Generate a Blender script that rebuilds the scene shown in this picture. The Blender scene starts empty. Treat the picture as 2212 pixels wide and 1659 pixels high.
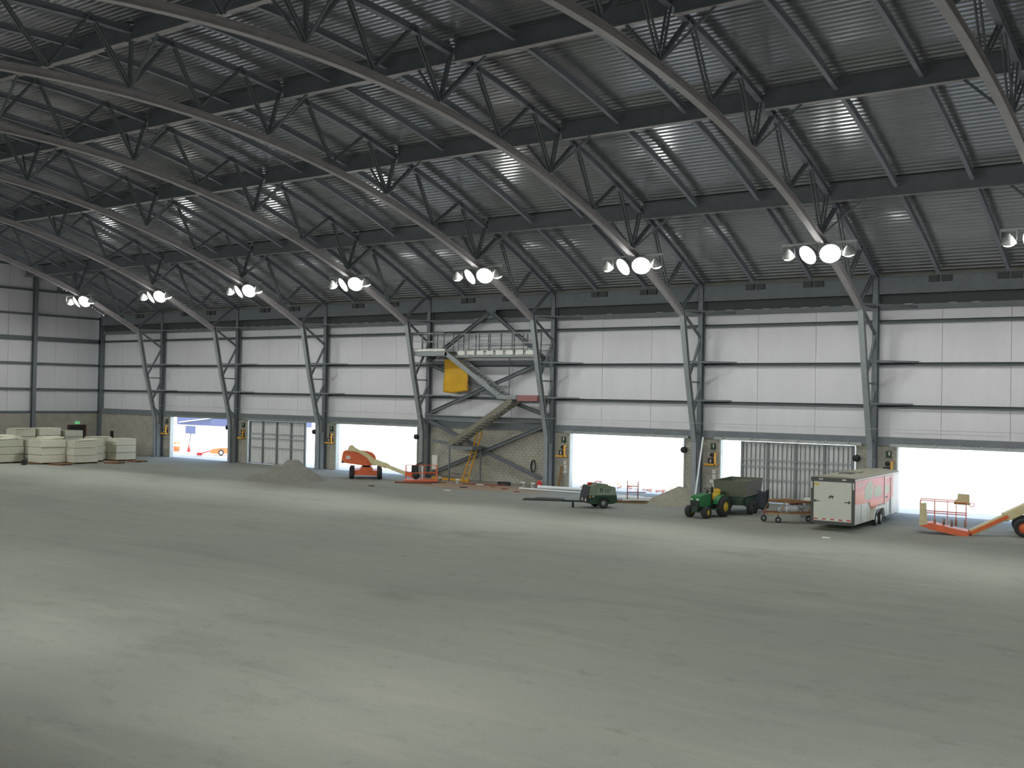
import bpy, bmesh, math, random
import numpy as np
from mathutils import Vector, Matrix
random.seed(7)
S = bpy.context.scene
COL = S.collection
PI = math.pi

# ------------------------------------------------------------------ camera
FPX = 2358.85
R_ = Vector((0.80458542, 0.59352319, 0.01930104))
U_ = Vector((-0.00802628, -0.02163028, 0.99973382))
W_ = Vector((-0.59378269, 0.80452617, 0.01263963))
cam_d = bpy.data.cameras.new('camera')
cam = bpy.data.objects.new('camera', cam_d); COL.objects.link(cam)
cam_d.sensor_fit = 'HORIZONTAL'; cam_d.sensor_width = 36.0
cam_d.lens = 36.0 * FPX / 2212.0
cam_d.clip_start = 0.1; cam_d.clip_end = 2000
CY = -63.81                       # the long wall with the doors is the plane y = 0
cam.matrix_world = Matrix(((R_.x, U_.x, -W_.x, 0.0), (R_.y, U_.y, -W_.y, CY), (R_.z, U_.z, -W_.z, 6.2), (0, 0, 0, 1)))
S.camera = cam

# ------------------------------------------------------------------ world, sun, exposure
world = bpy.data.worlds.new('sky'); S.world = world; world.use_nodes = True
wn = world.node_tree.nodes; wl = world.node_tree.links; wn.clear()
wo = wn.new('ShaderNodeOutputWorld'); wb = wn.new('ShaderNodeBackground'); ws = wn.new('ShaderNodeTexSky')
ws.sky_type = 'NISHITA'; ws.sun_disc = False; ws.sun_elevation = math.radians(58); ws.sun_rotation = math.radians(120)
ws.dust_density = 2.0
wb.inputs['Strength'].default_value = 0.75
wl.new(ws.outputs[0], wb.inputs[0]); wl.new(wb.outputs[0], wo.inputs[0])
sun_d = bpy.data.lights.new('sun', 'SUN'); sun = bpy.data.objects.new('sun', sun_d); COL.objects.link(sun)
sun_d.energy = 8.0; sun_d.angle = math.radians(0.6); sun_d.color = (1.0, 0.96, 0.9)
sun.rotation_euler = Vector((-0.55, 0.28, -1.1)).to_track_quat('-Z', 'Y').to_euler()
sun.location = (60, -40, 90)
vs = S.view_settings
S.display_settings.display_device = 'sRGB'
vs.view_transform = 'Standard'; vs.look = 'None'; vs.exposure = 0.2; vs.gamma = 1.0; vs.use_curve_mapping = False
W_IN, W_DN, W_NR = 14000.0, 950.0, 10800.0         # watts of an inward aimed and of a downward flood lamp
S.cycles.max_bounces = 6; S.cycles.diffuse_bounces = 4; S.cycles.glossy_bounces = 3; S.cycles.transmission_bounces = 3
S.cycles.sample_clamp_indirect = 6.0
S.cycles.use_denoising = True
S.cycles.caustics_reflective = False; S.cycles.caustics_refractive = False

# ------------------------------------------------------------------ materials
def lin(c):
    return tuple((v / 255 / 12.92 if v / 255 <= 0.04045 else ((v / 255 + 0.055) / 1.055) ** 2.4) for v in c)
MATS = {}
def mat(name, rgb, rough=0.6, metal=0.0, var=0.0, scale=6.0, bump=0.0, bscale=40.0, stretch=(1, 1, 1), spec=0.5, emit=None, alpha=None):
    """principled material, rgb in sRGB bytes; var = strength of noise mottling of the base colour"""
    m = bpy.data.materials.new(name); m.use_nodes = True
    n = m.node_tree.nodes; l = m.node_tree.links; b = n['Principled BSDF']
    c = lin(rgb)
    b.inputs['Base Color'].default_value = (*c, 1); b.inputs['Roughness'].default_value = rough
    b.inputs['Metallic'].default_value = metal; b.inputs['Specular IOR Level'].default_value = spec
    if var or bump:
        tc = n.new('ShaderNodeTexCoord'); mp = n.new('ShaderNodeMapping'); mp.inputs['Scale'].default_value = stretch
        l.new(tc.outputs['Object'], mp.inputs[0])
    if var:
        t = n.new('ShaderNodeTexNoise'); t.inputs['Scale'].default_value = scale; t.inputs['Detail'].default_value = 6; t.inputs['Roughness'].default_value = 0.65
        l.new(mp.outputs[0], t.inputs['Vector'])
        r = n.new('ShaderNodeMapRange'); r.inputs[1].default_value = 0.3; r.inputs[2].default_value = 0.7
        r.inputs[3].default_value = 1 - var; r.inputs[4].default_value = 1 + var
        l.new(t.outputs['Fac'], r.inputs[0])
        v = n.new('ShaderNodeVectorMath'); v.operation = 'SCALE'; v.inputs[0].default_value = c
        l.new(r.outputs[0], v.inputs['Scale']); l.new(v.outputs[0], b.inputs['Base Color'])
    if bump:
        t2 = n.new('ShaderNodeTexNoise'); t2.inputs['Scale'].default_value = bscale; t2.inputs['Detail'].default_value = 4
        l.new(mp.outputs[0], t2.inputs['Vector'])
        bp = n.new('ShaderNodeBump'); bp.inputs['Strength'].default_value = bump; bp.inputs['Distance'].default_value = 0.05
        l.new(t2.outputs['Fac'], bp.inputs['Height']); l.new(bp.outputs[0], b.inputs['Normal'])
    if emit:
        b.inputs['Emission Color'].default_value = (*lin(rgb), 1); b.inputs['Emission Strength'].default_value = emit
    MATS[name] = m
    return m
M_steel = mat('grey primer steel', (108, 114, 119), 0.55, 0.0, 0.12, 1.5)
M_steel_light = mat('pale grey primer steel', (134, 140, 142), 0.5, 0.0, 0.12, 1.5)
M_rib = mat('bluish pale primer steel', (138, 143, 153), 0.55, 0, 0.1, 1.5)
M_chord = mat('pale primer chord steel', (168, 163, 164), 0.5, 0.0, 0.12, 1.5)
M_galv = mat('galvanised steel', (150, 156, 152), 0.4, 0.5, 0.12, 3)
M_rail = mat('galvanised rail', (172, 178, 172), 0.4, 0.3, 0.1, 3)
M_deck = mat('dull galvanised roof deck', (166, 168, 172), 0.22, 0.6, 0.08, 0.8)
M_vinyl = mat('white vinyl faced insulation', (210, 209, 213), 0.42, 0, 0.035, 0.7, 0.35, 3.0, (2.2, 2.2, 0.5))
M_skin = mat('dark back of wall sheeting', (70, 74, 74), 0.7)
M_girt = mat('grey wall girt', (92, 100, 104), 0.55, 0, 0.1, 2)
M_block = mat('grey concrete block', (162, 159, 147), 0.9, 0, 0.16, 1.2, 0.3, 12)
M_mortar = mat('mortar', (140, 138, 130), 0.95, 0, 0.08, 3)
M_concrete = mat('pale concrete', (170, 168, 160), 0.85, 0, 0.1, 2)
M_lamp_body = mat('cast lamp housing', (190, 192, 190), 0.4, 0.4)
M_lens = mat('lit lamp lens', (255, 255, 250), 0.3, emit=40)
M_orange = mat('orange lift paint', (220, 106, 60), 0.5, 0, 0.12, 3)
M_beige = mat('cream boom paint', (208, 197, 152), 0.5, 0, 0.1, 3)
M_rubber = mat('black rubber', (46, 47, 47), 0.8, 0, 0.2, 8)
M_dark = mat('dark machine parts', (38, 41, 41), 0.6, 0, 0.15, 6)
M_green = mat('green tractor paint', (38, 112, 62), 0.4, 0, 0.08, 4)
M_dkgreen = mat('dark green paint', (40, 66, 50), 0.55, 0, 0.15, 4)
M_cgreen = mat('faded green canopy', (120, 136, 114), 0.55, 0, 0.12, 3)
M_cblack = mat('charcoal end panel', (58, 56, 62), 0.6, 0, 0.1, 4)
M_hopper = mat('grimy green hopper steel', (96, 104, 84), 0.7, 0, 0.18, 3)
M_hopgrey = mat('dusty grey tailgate', (122, 120, 120), 0.7, 0, 0.12, 3)
M_yellow = mat('yellow paint', (216, 184, 52), 0.5, 0, 0.08, 4)
M_syellow = mat('safety yellow guard', (222, 162, 32), 0.5, 0, 0.08, 4)
M_white = mat('white paint', (216, 216, 206), 0.45, 0, 0.04, 2)
M_twhite = mat('white trailer skin', (205, 207, 194), 0.35, 0, 0.04, 2)
M_troof = mat('dusty trailer roof', (164, 161, 145), 0.7, 0, 0.1, 2)
M_trim = mat('dark trailer trim', (72, 74, 72), 0.5, 0.2)
M_red = mat('red marking', (205, 48, 44), 0.5)
M_pink = mat('red side graphic', (222, 96, 96), 0.4, 0, 0.04, 2)
M_orang2 = mat('orange side graphic', (232, 120, 74), 0.4, 0, 0.04, 2)
M_palegreen = mat('pale green side graphic', (178, 196, 160), 0.45, 0, 0.05, 2)
M_foam = mat('white foam board', (216, 214, 196), 0.65, 0, 0.05, 4, 0.2, 14)
M_wrap = mat('glossy stretch wrap', (196, 196, 178), 0.22, 0, 0.08, 5, 0.8, 9, (1, 1, 4))
M_wood = mat('weathered wood', (128, 98, 66), 0.85, 0, 0.2, 5, 0.2, 20, (1, 8, 8))
M_cart = mat('worn yellow cart paint', (158, 126, 78), 0.7, 0, 0.2, 6)
M_tarp = mat('mustard yellow tarp', (206, 158, 32), 0.6, 0, 0.10, 2.5)
M_gravel = mat('grey stone dust', (132, 131, 122), 0.95, 0, 0.14, 3, 0.7, 18)
M_gravel2 = mat('pale crushed stone', (150, 147, 132), 0.95, 0, 0.16, 4, 0.7, 18)
M_rust = mat('rusty steel', (132, 72, 52), 0.8, 0.1, 0.25, 6)
M_pipe = mat('white plastic pipe', (220, 224, 226), 0.4)
M_plastic = mat('clear plastic sheeting', (190, 194, 200), 0.2, 0.2, 0.1, 6, 0.8, 10)
M_maroon = mat('maroon door frame', (84, 50, 48), 0.6)
M_exit = mat('lit green exit sign', (96, 190, 130), 0.5, emit=0.7)
M_pinkst = mat('red oxide primer', (146, 104, 102), 0.7, 0, 0.08, 3)
M_doorsk = mat('translucent white door sheet', (206, 208, 206), 0.5, 0, 0.04, 2)
M_doorrl = mat('pale door rails', (158, 160, 162), 0.6)
M_doorfr = mat('grey door framing', (112, 116, 118), 0.5, 0.2)
M_out = mat('sunlit pale gravel yard', (196, 192, 184), 0.95, 0, 0.1, 0.3)
M_grass = mat('distant dry field', (92, 100, 104), 0.95, 0, 0.3, 0.05)
M_blue = mat('plain blue grey', (70, 78, 108), 0.6)
M_paper = mat('white paper notice', (226, 224, 214), 0.8)
M_brown = mat('brown cardboard', (126, 96, 66), 0.9, 0, 0.15, 5)

def floor_material():
    m = bpy.data.materials.new('stone dust floor'); m.use_nodes = True
    n = m.node_tree.nodes; l = m.node_tree.links; b = n['Principled BSDF']
    b.inputs['Roughness'].default_value = 0.95; b.inputs['Specular IOR Level'].default_value = 0.15
    g = n.new('ShaderNodeNewGeometry')
    def noise(scale, detail=5, rough=0.6, sc=(1, 1, 1), rot=0.0, off=(0, 0, 0), dist=0.0):
        mp = n.new('ShaderNodeMapping'); mp.inputs['Scale'].default_value = sc; mp.inputs['Rotation'].default_value = (0, 0, rot); mp.inputs['Location'].default_value = off
        l.new(g.outputs['Position'], mp.inputs[0])
        t = n.new('ShaderNodeTexNoise'); t.inputs['Scale'].default_value = scale; t.inputs['Detail'].default_value = detail
        t.inputs['Roughness'].default_value = rough; t.inputs['Distortion'].default_value = dist
        l.new(mp.outputs[0], t.inputs['Vector']); return t.outputs['Fac']
    def rng(v, a, b_, c, d):
        r = n.new('ShaderNodeMapRange'); r.inputs[1].default_value = a; r.inputs[2].default_value = b_; r.inputs[3].default_value = c; r.inputs[4].default_value = d
        l.new(v, r.inputs[0]); return r.outputs[0]
    def mix(fac, c1, c2):
        x = n.new('ShaderNodeMix'); x.data_type = 'RGBA'
        l.new(fac, x.inputs[0])
        for i, c in ((6, c1), (7, c2)):
            if isinstance(c, tuple): x.inputs[i].default_value = (*c, 1)
            else: l.new(c, x.inputs[i])
        return x.outputs[2]
    base = mix(rng(noise(0.09, 4, 0.55, (1, 1, 1), 0.5), 0.35, 0.65, 0, 1), lin((142, 144, 137)), lin((147, 148, 138)))
    # long dusty drag and tyre streaks, paler and yellower
    s1 = noise(0.30, 4, 0.6, (0.16, 1.0, 1), math.radians(-24), (3, 1, 0), 0.6)
    base = mix(rng(s1, 0.55, 0.75, 0, 0.38), base, lin((168, 165, 143)))
    s2 = noise(0.35, 5, 0.65, (0.2, 1.0, 1), math.radians(-38), (13, 7, 0), 0.4)
    base = mix(rng(s2, 0.52, 0.72, 0, 0.5), base, lin((118, 122, 119)))
    # darker scuffed patches
    s3 = noise(0.16, 6, 0.7, (0.7, 1, 1), math.radians(-30), (40, 9, 0))
    base = mix(rng(s3, 0.58, 0.74, 0, 0.6), base, lin((106, 108, 97)))
    s4 = noise(1.6, 4, 0.7, (0.6, 1, 1), 0.9)
    base = mix(rng(s4, 0.56, 0.74, 0, 0.5), base, lin((112, 115, 111)))
    s6 = noise(1.1, 5, 0.7, (0.12, 1.0, 1), math.radians(-30), (5, 3, 0), 0.3)
    base = mix(rng(s6, 0.52, 0.70, 0, 0.35), base, lin((166, 163, 143)))
    # fine grain
    s5 = noise(14, 3, 0.7)
    base = mix(rng(s5, 0.3, 0.7, 0.0, 0.30), base, lin((116, 119, 114)))
    # reddish sawdust strewn along the foot of the braced bay
    def blob(cx, cy, rx, ry):
        mp = n.new('ShaderNodeMapping'); mp.inputs['Location'].default_value = (-cx / rx, -cy / ry, 0); mp.inputs['Scale'].default_value = (1 / rx, 1 / ry, 0)
        l.new(g.outputs['Position'], mp.inputs[0])
        d = n.new('ShaderNodeVectorMath'); d.operation = 'LENGTH'; l.new(mp.outputs[0], d.inputs[0])
        nn = noise(0.8, 5, 0.7)
        a = n.new('ShaderNodeMath'); a.operation = 'ADD'; l.new(d.outputs['Value'], a.inputs[0]); l.new(nn, a.inputs[1])
        return rng(a.outputs[0], 0.95, 1.55, 1, 0)
    base = mix(blob(-47.5, -4.2, 8.0, 3.0), base, lin((158, 134, 116)))
    l.new(base, b.inputs['Base Color'])
    bp = n.new('ShaderNodeBump'); bp.inputs['Strength'].default_value = 0.6; bp.inputs['Distance'].default_value = 0.04
    l.new(noise(5, 7, 0.75), bp.inputs['Height']); l.new(bp.outputs[0], b.inputs['Normal'])
    return m
M_floor = floor_material()

# ------------------------------------------------------------------ mesh helpers
class MB:
    def __init__(s): s.v = []; s.f = []; s.sm = []
    def add(s, vs, fs, smooth=False):
        o = len(s.v); s.v += [tuple(p) for p in vs]; s.f += [tuple(i + o for i in f) for f in fs]; s.sm += [smooth] * len(fs); return s
    def box(s, x0, x1, y0, y1, z0, z1):
        vs = [(x0, y0, z0), (x1, y0, z0), (x1, y1, z0), (x0, y1, z0), (x0, y0, z1), (x1, y0, z1), (x1, y1, z1), (x0, y1, z1)]
        return s.add(vs, [(0, 3, 2, 1), (4, 5, 6, 7), (0, 1, 5, 4), (1, 2, 6, 5), (2, 3, 7, 6), (3, 0, 4, 7)])
    def loft(s, rings, cap=True, smooth=False):
        k = len(rings[0]); vs = [p for r in rings for p in r]; fs = []
        for a in range(len(rings) - 1):
            for i in range(k):
                j = (i + 1) % k; fs.append((a * k + i, a * k + j, (a + 1) * k + j, (a + 1) * k + i))
        s.add(vs, fs, smooth)
        if cap:
            s.add(rings[0], [tuple(reversed(range(k)))]); s.add(rings[-1], [tuple(range(k))])
        return s
    def sweep(s, pts, prof, side=None, smooth=False):
        """profile (a, b): a along the sideways axis, b along the normal, swept down the polyline pts"""
        pts = [Vector(p) for p in pts]; rings = []
        for i, p in enumerate(pts):
            t = (pts[min(i + 1, len(pts) - 1)] - pts[max(i - 1, 0)]).normalized()
            sd = Vector(side) if side is not None else (Vector((0, 0, 1)) if abs(t.z) < 0.9 else Vector((0, 1, 0))).cross(t)
            sd = (sd - t * sd.dot(t)).normalized(); nm = t.cross(sd)
            rings.append([p + sd * a + nm * b for a, b in prof])
        return s.loft(rings, True, smooth)
    def bar(s, p, q, w, h=None, side=None):
        h = h or w; return s.sweep([p, q], [(-w / 2, -h / 2), (w / 2, -h / 2), (w / 2, h / 2), (-w / 2, h / 2)], side)
    def ibeam(s, pts, w, h, t=0.03, side=None, base=True):
        """I section; with base=True the polyline runs along the middle of the near (b = 0) flange"""
        o = 0 if base else -h / 2; a = w / 2; c = t / 2
        pr = [(-a, o), (a, o), (a, o + t), (c, o + t), (c, o + h - t), (a, o + h - t), (a, o + h), (-a, o + h), (-a, o + h - t), (-c, o + h - t), (-c, o + t), (-a, o + t)]
        return s.sweep(pts, pr, side)
    def tube(s, pts, r, n=8, smooth=True):
        return s.sweep(pts, [(r * math.cos(2 * PI * k / n), r * math.sin(2 * PI * k / n)) for k in range(n)], None, smooth)
    def lathe(s, prof, M=None, n=16, smooth=True, cap=True):
        """profile of (radius, height) about local z, moved by matrix M"""
        M = M or Matrix(); rings = [[M @ Vector((max(r, 1e-4) * math.cos(2 * PI * k / n), max(r, 1e-4) * math.sin(2 * PI * k / n), h)) for k in range(n)] for r, h in prof]
        return s.loft(rings, cap, smooth)
    def prism(s, poly, axis, a, b):
        """2D polygon extruded along an axis: 'x' poly=(y,z), 'y' poly=(x,z), 'z' poly=(x,y)"""
        mk = {'x': lambda p, c: (c, p[0], p[1]), 'y': lambda p, c: (p[0], c, p[1]), 'z': lambda p, c: (p[0], p[1], c)}[axis]
        return s.loft([[mk(p, a) for p in poly], [mk(p, b) for p in poly]])
    def build(s, name, m, parent=None, loc=None, bevel=0.0, rot=None):
        me = bpy.data.meshes.new(name); me.from_pydata(s.v, [], s.f); me.polygons.foreach_set('use_smooth', s.sm)
        bm = bmesh.new(); bm.from_mesh(me); bmesh.ops.recalc_face_normals(bm, faces=bm.faces)
        if bevel:
            ed = [e for e in bm.edges if len(e.link_faces) == 2 and e.calc_face_angle(0) > 0.6]
            bmesh.ops.bevel(bm, geom=ed, offset=bevel, segments=2, affect='EDGES', clamp_overlap=True)
        bm.to_mesh(me); bm.free(); me.materials.append(m)
        o = bpy.data.objects.new(name, me); COL.objects.link(o)
        if parent: o.parent = parent
        if loc is not None: o.location = loc
        if rot is not None: o.rotation_euler = rot
        return o
def tag(o, label=None, cat=None, group=None, kind=None):
    if label: o['label'] = label
    if cat: o['category'] = cat
    if group: o['group'] = group
    if kind: o['kind'] = kind
    return o
def thing(name, loc, rz, label, cat, group=None):
    o = bpy.data.objects.new(name, None); COL.objects.link(o); o.location = loc; o.rotation_euler = (0, 0, rz)
    o.empty_display_size = 0.3
    return tag(o, label, cat, group)
def kids(o): return [c for c in bpy.data.objects if c.parent == o]
def dup(root, loc, rz=None, label=None):
    c = root.copy(); COL.objects.link(c); c.location = loc
    if rz is not None: c.rotation_euler = (0, 0, rz)
    if label: c['label'] = label
    for ch in kids(root):
        d = ch.copy(); COL.objects.link(d); d.parent = c
        for g in kids(ch):
            e = g.copy(); COL.objects.link(e); e.parent = d
    return c
def part(o, par, loc):
    c = o.copy(); COL.objects.link(c); c.parent = par; c.location = loc; return c
def wheel(name, par, loc, r, w, hub, hubmat, axis='x', n=20, hubr=0.55):
    """tyre with a hub as sub-part, axle along the given local axis"""
    M = Matrix.Rotation(PI / 2, 4, 'Y') if axis == 'x' else Matrix.Rotation(PI / 2, 4, 'X')
    t = MB().lathe([(r * hubr, -w / 2), (r * 0.86, -w / 2), (r * 0.97, -w * 0.38), (r, -w * 0.2), (r, w * 0.2), (r * 0.97, w * 0.38), (r * 0.86, w / 2), (r * hubr, w / 2), (r * hubr, -w / 2)], M, n, True, False).build(name, M_rubber, par, loc)
    MB().lathe([(0, -w * .36), (r * hubr * 1.0, -w * .42), (r * hubr * 1.02, -w * .2), (r * hubr * 1.02, w * .2), (r * hubr, w * .42), (r * .3, w * .3), (r * .22, w * .46), (0, w * .46)], M, n).build(hub, hubmat, t)
    return t
ORD = ['first', 'second', 'third', 'fourth', 'fifth', 'sixth', 'seventh', 'eighth', 'ninth', 'tenth']

# ------------------------------------------------------------------ building dimensions
XF = [-98.57, -88.23, -77.34, -66.20, -54.89, -43.37, -31.91, -20.72, -9.83, 1.36]   # frame lines along the door wall
XL, XR = XF[0], 38.0
YC = 34.6; DEPTH = 2 * YC
def T(Y): return 22.65 - 0.00755 * (YC - Y) ** 2                    # underside of the upper chords
def Lc(Y): return 19.8 - 0.00712 * (YC - Y) ** 2 - 7.5e-7 * (YC - Y) ** 4   # underside of the lower chords
GIRD = [8.25, 16.9, 25.7, 34.6]
G1, G2, G3, BT, DT, EV = 11.03, 8.57, 6.13, 4.35, 3.85, 11.90

# ------------------------------------------------------------------ setting: floor, yard, roof deck
fl = MB(); fl.box(XL - 0.3, XR, -DEPTH - .3, 0.3, -0.3, 0.0)
tag(fl.build('floor', M_floor), 'flat grey stone dust floor marked with pale drag streaks', kind='structure')
yd = MB(); yd.box(-420, 220, 0.3, 150, -0.4, -0.03)
tag(yd.build('yard_ground', M_out), 'blown out pale gravel yard beyond the open doors', kind='structure')
gr = MB(); gr.box(-900, 500, 150, 900, -0.4, -0.03)
tag(gr.build('field_ground', M_grass), 'grey field far beyond the yard', kind='structure')
yb = MB(); yb.box(-420, XL - .3, -150, 0.3, -0.4, -0.03); yb.box(XR, 220, -150, 0.3, -0.4, -0.03)
tag(yb.build('yard_side', M_out), 'pale gravel yard at the ends of the hall', kind='structure')

# corrugated roof deck: one folded sheet, flutes along the length of the hall
arc = []; Y = -0.4
while Y < DEPTH + 0.4:
    arc.append(Y); Y += 0.32 / math.sqrt(1 + (0.0151 * (YC - Y)) ** 2)
low, hi = 0.30, 0.375
poly = []
for a, b in zip(arc[:-1], arc[1:]):
    d = b - a
    poly += [(a, low), (a + d * .42, low), (a + d * .55, hi), (a + d * .87, hi)]
vs_, fs_ = [], []
for Yp, h in poly: z = T(Yp) + h; vs_ += [(XL - .4, -Yp, z), (XR + .4, -Yp, z)]
for i in range(len(poly) - 1): fs_.append((2 * i, 2 * i + 1, 2 * i + 3, 2 * i + 2))
ce = MB().add(vs_, fs_); ceo = ce.build('ceiling', M_deck)
tag(ceo, 'dark fluted metal roof deck catching streaks of daylight', kind='structure')
sk = MB(); n_ = 40                                                    # weather sheet above the deck
top = [(-(DEPTH + .8) * k / n_ + .4, T((DEPTH + .8) * k / n_ - .4) + .55) for k in range(n_ + 1)]
sk.prism(top + [(y, z - .12) for y, z in reversed(top)], 'x', XL - .5, XR + .5)
tag(sk.build('roof_sheet', M_skin, ceo), 'outer weather sheet of the roof')

# ------------------------------------------------------------------ the long wall with the doors
BAYS = [('solid',), ('open', -87.07, -78.45), ('slide', -76.05, -67.32, -75.80, -68.60), ('open', -65.02, -56.02), ('solid',),
        ('open', -42.03, -33.01), ('slide', -30.58, -21.75, -29.12, -21.95), ('open', -19.5, -10.95), ('open', -8.6, 0.2), ('solid',), ('solid',)]
wb_ = MB(); blocks = []
def block_wall(x0, x1, z0, z1, name='block_masonry'):
    """running bond of concrete blocks on the face of the wall"""
    m = MB(); bl, bh, g = 0.40, 0.20, 0.012; row = 0; z = z0
    while z < z1 - 0.03:
        zt = min(z + bh, z1); x = x0 - (bl / 2 if row % 2 else 0)
        while x < x1 - 0.02:
            a, b = max(x, x0), min(x + bl, x1)
            if b - a > 0.05:
                d = random.uniform(0, .006); m.add([(a + g, -d, z + g), (b - g, -d, z + g), (b - g, -d, zt), (a + g, -d, zt), (a, .02, z), (b, .02, z), (b, .02, zt), (a, .02, zt)],
                      [(0, 1, 2, 3), (0, 4, 5, 1), (3, 2, 6, 7), (0, 3, 7, 4), (1, 5, 6, 2)])
            x += bl
        z = zt; row += 1
    return m
XS = XF + [14.0, XR]
wall_parts = []
for i, b in enumerate(BAYS):
    x0, x1 = XS[i], XS[i + 1]
    if b[0] == 'solid':
        wb_.box(x0, x1, .02, .32, 0, BT); wall_parts.append(block_wall(x0, x1, 0, BT - .02))
    else:
        wb_.box(x0, b[1], .02, .32, 0, DT); wb_.box(b[2], x1, .02, .32, 0, DT); wb_.box(x0, x1, .02, .32, DT, BT)
        wall_parts += [block_wall(x0, b[1], 0, DT), block_wall(b[2], x1, 0, DT)]
wb_.box(XL, XR, .24, .36, BT, 14.0)
wall = wb_.build('wall_back', M_mortar)
tag(wall, 'long wall of white insulated panels over block piers and big door openings', kind='structure')
for m in wall_parts: tag(m.build('block_masonry', M_block, wall), kind='stuff')
# insulated panels: three to a bay, four rows
def panel(x0, x1, z0, z1, axis='y', off=0.2, ztop=None):
    nx, nz = 5, 5; v, f = [], []
    for k in range(nz):
        for j in range(nx):
            a, c = j / (nx - 1), k / (nz - 1); bul = 0.02 * (1 - (2 * a - 1) ** 4) * (1 - (2 * c - 1) ** 4)
            p = x0 + .012 + (x1 - x0 - .024) * a; zt = min(z1, ztop(p)) if ztop else z1; z = z0 + (zt - z0) * c
            v.append((p, off - bul, z) if axis == 'y' else (off + bul, p, z))
    for k in range(nz - 1):
        for j in range(nx - 1): f.append((k * nx + j, k * nx + j + 1, (k + 1) * nx + j + 1, (k + 1) * nx + j))
    m = MB(); m.add(v, f, True)
    e = .235 if axis == 'y' else off - .035
    if ztop and min(ztop(x0), ztop(x1)) < z1: return m
    if axis == 'y': m.box(x0 + .012, x1 - .012, off + .006, e, z0, z1)
    else: m.box(e, off - .006, x0 + .012, x1 - .012, z0, z1)
    return m
for i in range(9):
    x0, x1 = XS[i], XS[i + 1]
    for k in range(3):
        a, b = x0 + (x1 - x0) * k / 3, x0 + (x1 - x0) * (k + 1) / 3
        for z0, z1 in ((BT, G3), (G3, G2), (G2, G1), (G1, EV)):
            panel(a, b, z0, z1).build('panel', M_vinyl, wall)
    for zc in (G1, G2, G3):
        g = MB(); g.prism([(.19, zc - .1), (-.03, zc - .1), (-.03, zc - .04), (-.01, zc - .04), (-.01, zc - .08), (.17, zc - .08), (.17, zc + .08), (-.03, zc + .08), (-.03, zc + .1), (.19, zc + .1)], 'x', x0 + .02, x1 - .02)
        g.build('girt', M_girt, wall)
    bm_ = MB(); bm_.ibeam([(x0 + .18, .02, (DT + BT) / 2 + .0), (x1 - .18, .02, (DT + BT) / 2)], .46, .26, .03, (0, 0, 1), False)
    bm_.build('lintel_beam', M_steel, wall)
    lip = MB(); lip.box(x0 + .17, x1 - .17, -.06, .2, 11.72, 12.02)
    lip.build('eave_beam', M_steel, wall)
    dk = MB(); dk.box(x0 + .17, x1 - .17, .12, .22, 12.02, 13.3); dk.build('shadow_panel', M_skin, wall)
    for k in range(9):                                                 # pale strips standing in for daylight leaking along the lip
        if random.random() < .75:
            cx = x0 + .6 + (x1 - x0 - 1.2) * k / 8
            cl = MB(); cl.box(cx - .22, cx + .22, -.05, .0, 12.02, 12.045); cl.build('daylight_dash', M_rail, wall)
# eave girder, deep and lighter, with stub pockets where the roof ribs land
for i in range(9):
    x0, x1 = XS[i], XS[i + 1]
    e = thing('eave_girder', (x0, -.28, 12.6), 0, 'deep grey eave girder above the door wall, ' + ORD[i] + ' bay from the left', 'girder', 'eave girders above the door wall')
    MB().ibeam([(.2 if i else .5, 0, .5), (x1 - x0 - .2, 0, .5)], .26, 1.0, .05, (0, 1, 0), False).build('girder_beam', M_steel, e)
    for k in (1, 2):
        cx = (x1 - x0) * k / 3
        for s in (-1, 1):
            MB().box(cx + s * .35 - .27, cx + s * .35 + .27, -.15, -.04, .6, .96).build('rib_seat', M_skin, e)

# ------------------------------------------------------------------ left end wall
we = MB(); we.box(XL - .3, XL, -DEPTH, 0.3, 0, 3.97)
gp = [(-DEPTH, 3.97), (.3, 3.97)] + [(-Yq, T(Yq) + .3) for Yq in np.linspace(-.3, DEPTH, 30)]
we.prism(gp, 'x', XL - .35, XL - .22)
wle = we.build('wall_left', M_mortar); tag(wle, 'left end wall of white panels above grey block', kind='structure')
mL = block_wall(0, DEPTH * .6, 0, 3.95)
for k, p in enumerate(mL.v): mL.v[k] = (XL - p[1] + .0, -p[0], p[2])
tag(mL.build('block_masonry', M_block, wle), kind='stuff')
ECOL = [0.0, 7.2, 14.4, 21.6, 28.8, 36.0]
ZE = [3.97, 6.17, 8.62, 11.0, 13.29, 15.6, 17.9, 20.2, 22.5]
for a, b in zip(ECOL[:-1], ECOL[1:]):
    for k in range(3):
        p0, p1 = a + (b - a) * k / 3, a + (b - a) * (k + 1) / 3
        for z0, z1 in zip(ZE[:-1], ZE[1:]):
            zt = min(T(p0), T(p1)) + .25
            if zt - z0 > .05: panel(-p1, -p0, z0, z1, 'x', XL - .18, lambda p: T(-p) + .28).build('panel', M_vinyl, wle)
    for z in ZE[:-1]:
        if T(b) - .2 > z:
            h = .2 if z == 11.0 else .1
            p0 = a if T(a) > z + .2 else a + 2
            MB().box(XL - .16, XL + .06, -b + .12, -p0 - .12, z - h, z + h).build('girt', M_girt, wle)
for k, Yq in enumerate(ECOL):
    c = thing('end_column', (XL + .2, -Yq if k else -.05, 0), 0, ['grey corner column where the left end wall meets the door wall', 'grey steel column of the left end wall nearest the corner',
        'second grey column of the left end wall, left of the picture edge', 'third grey column of the left end wall', 'fourth grey column of the left end wall', 'fifth grey column of the left end wall'][k], 'column')
    w = .5 if k == 0 else .36
    MB().ibeam([(0, 0, 0), (0, 0, T(Yq) - .12)], w, .36, .04, (0, 1, 0), False).build('column_shaft', M_steel, c)
    MB().box(-.25, .25, -.25, .25, 0, .04).build('base_plate', M_steel, c)
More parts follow.
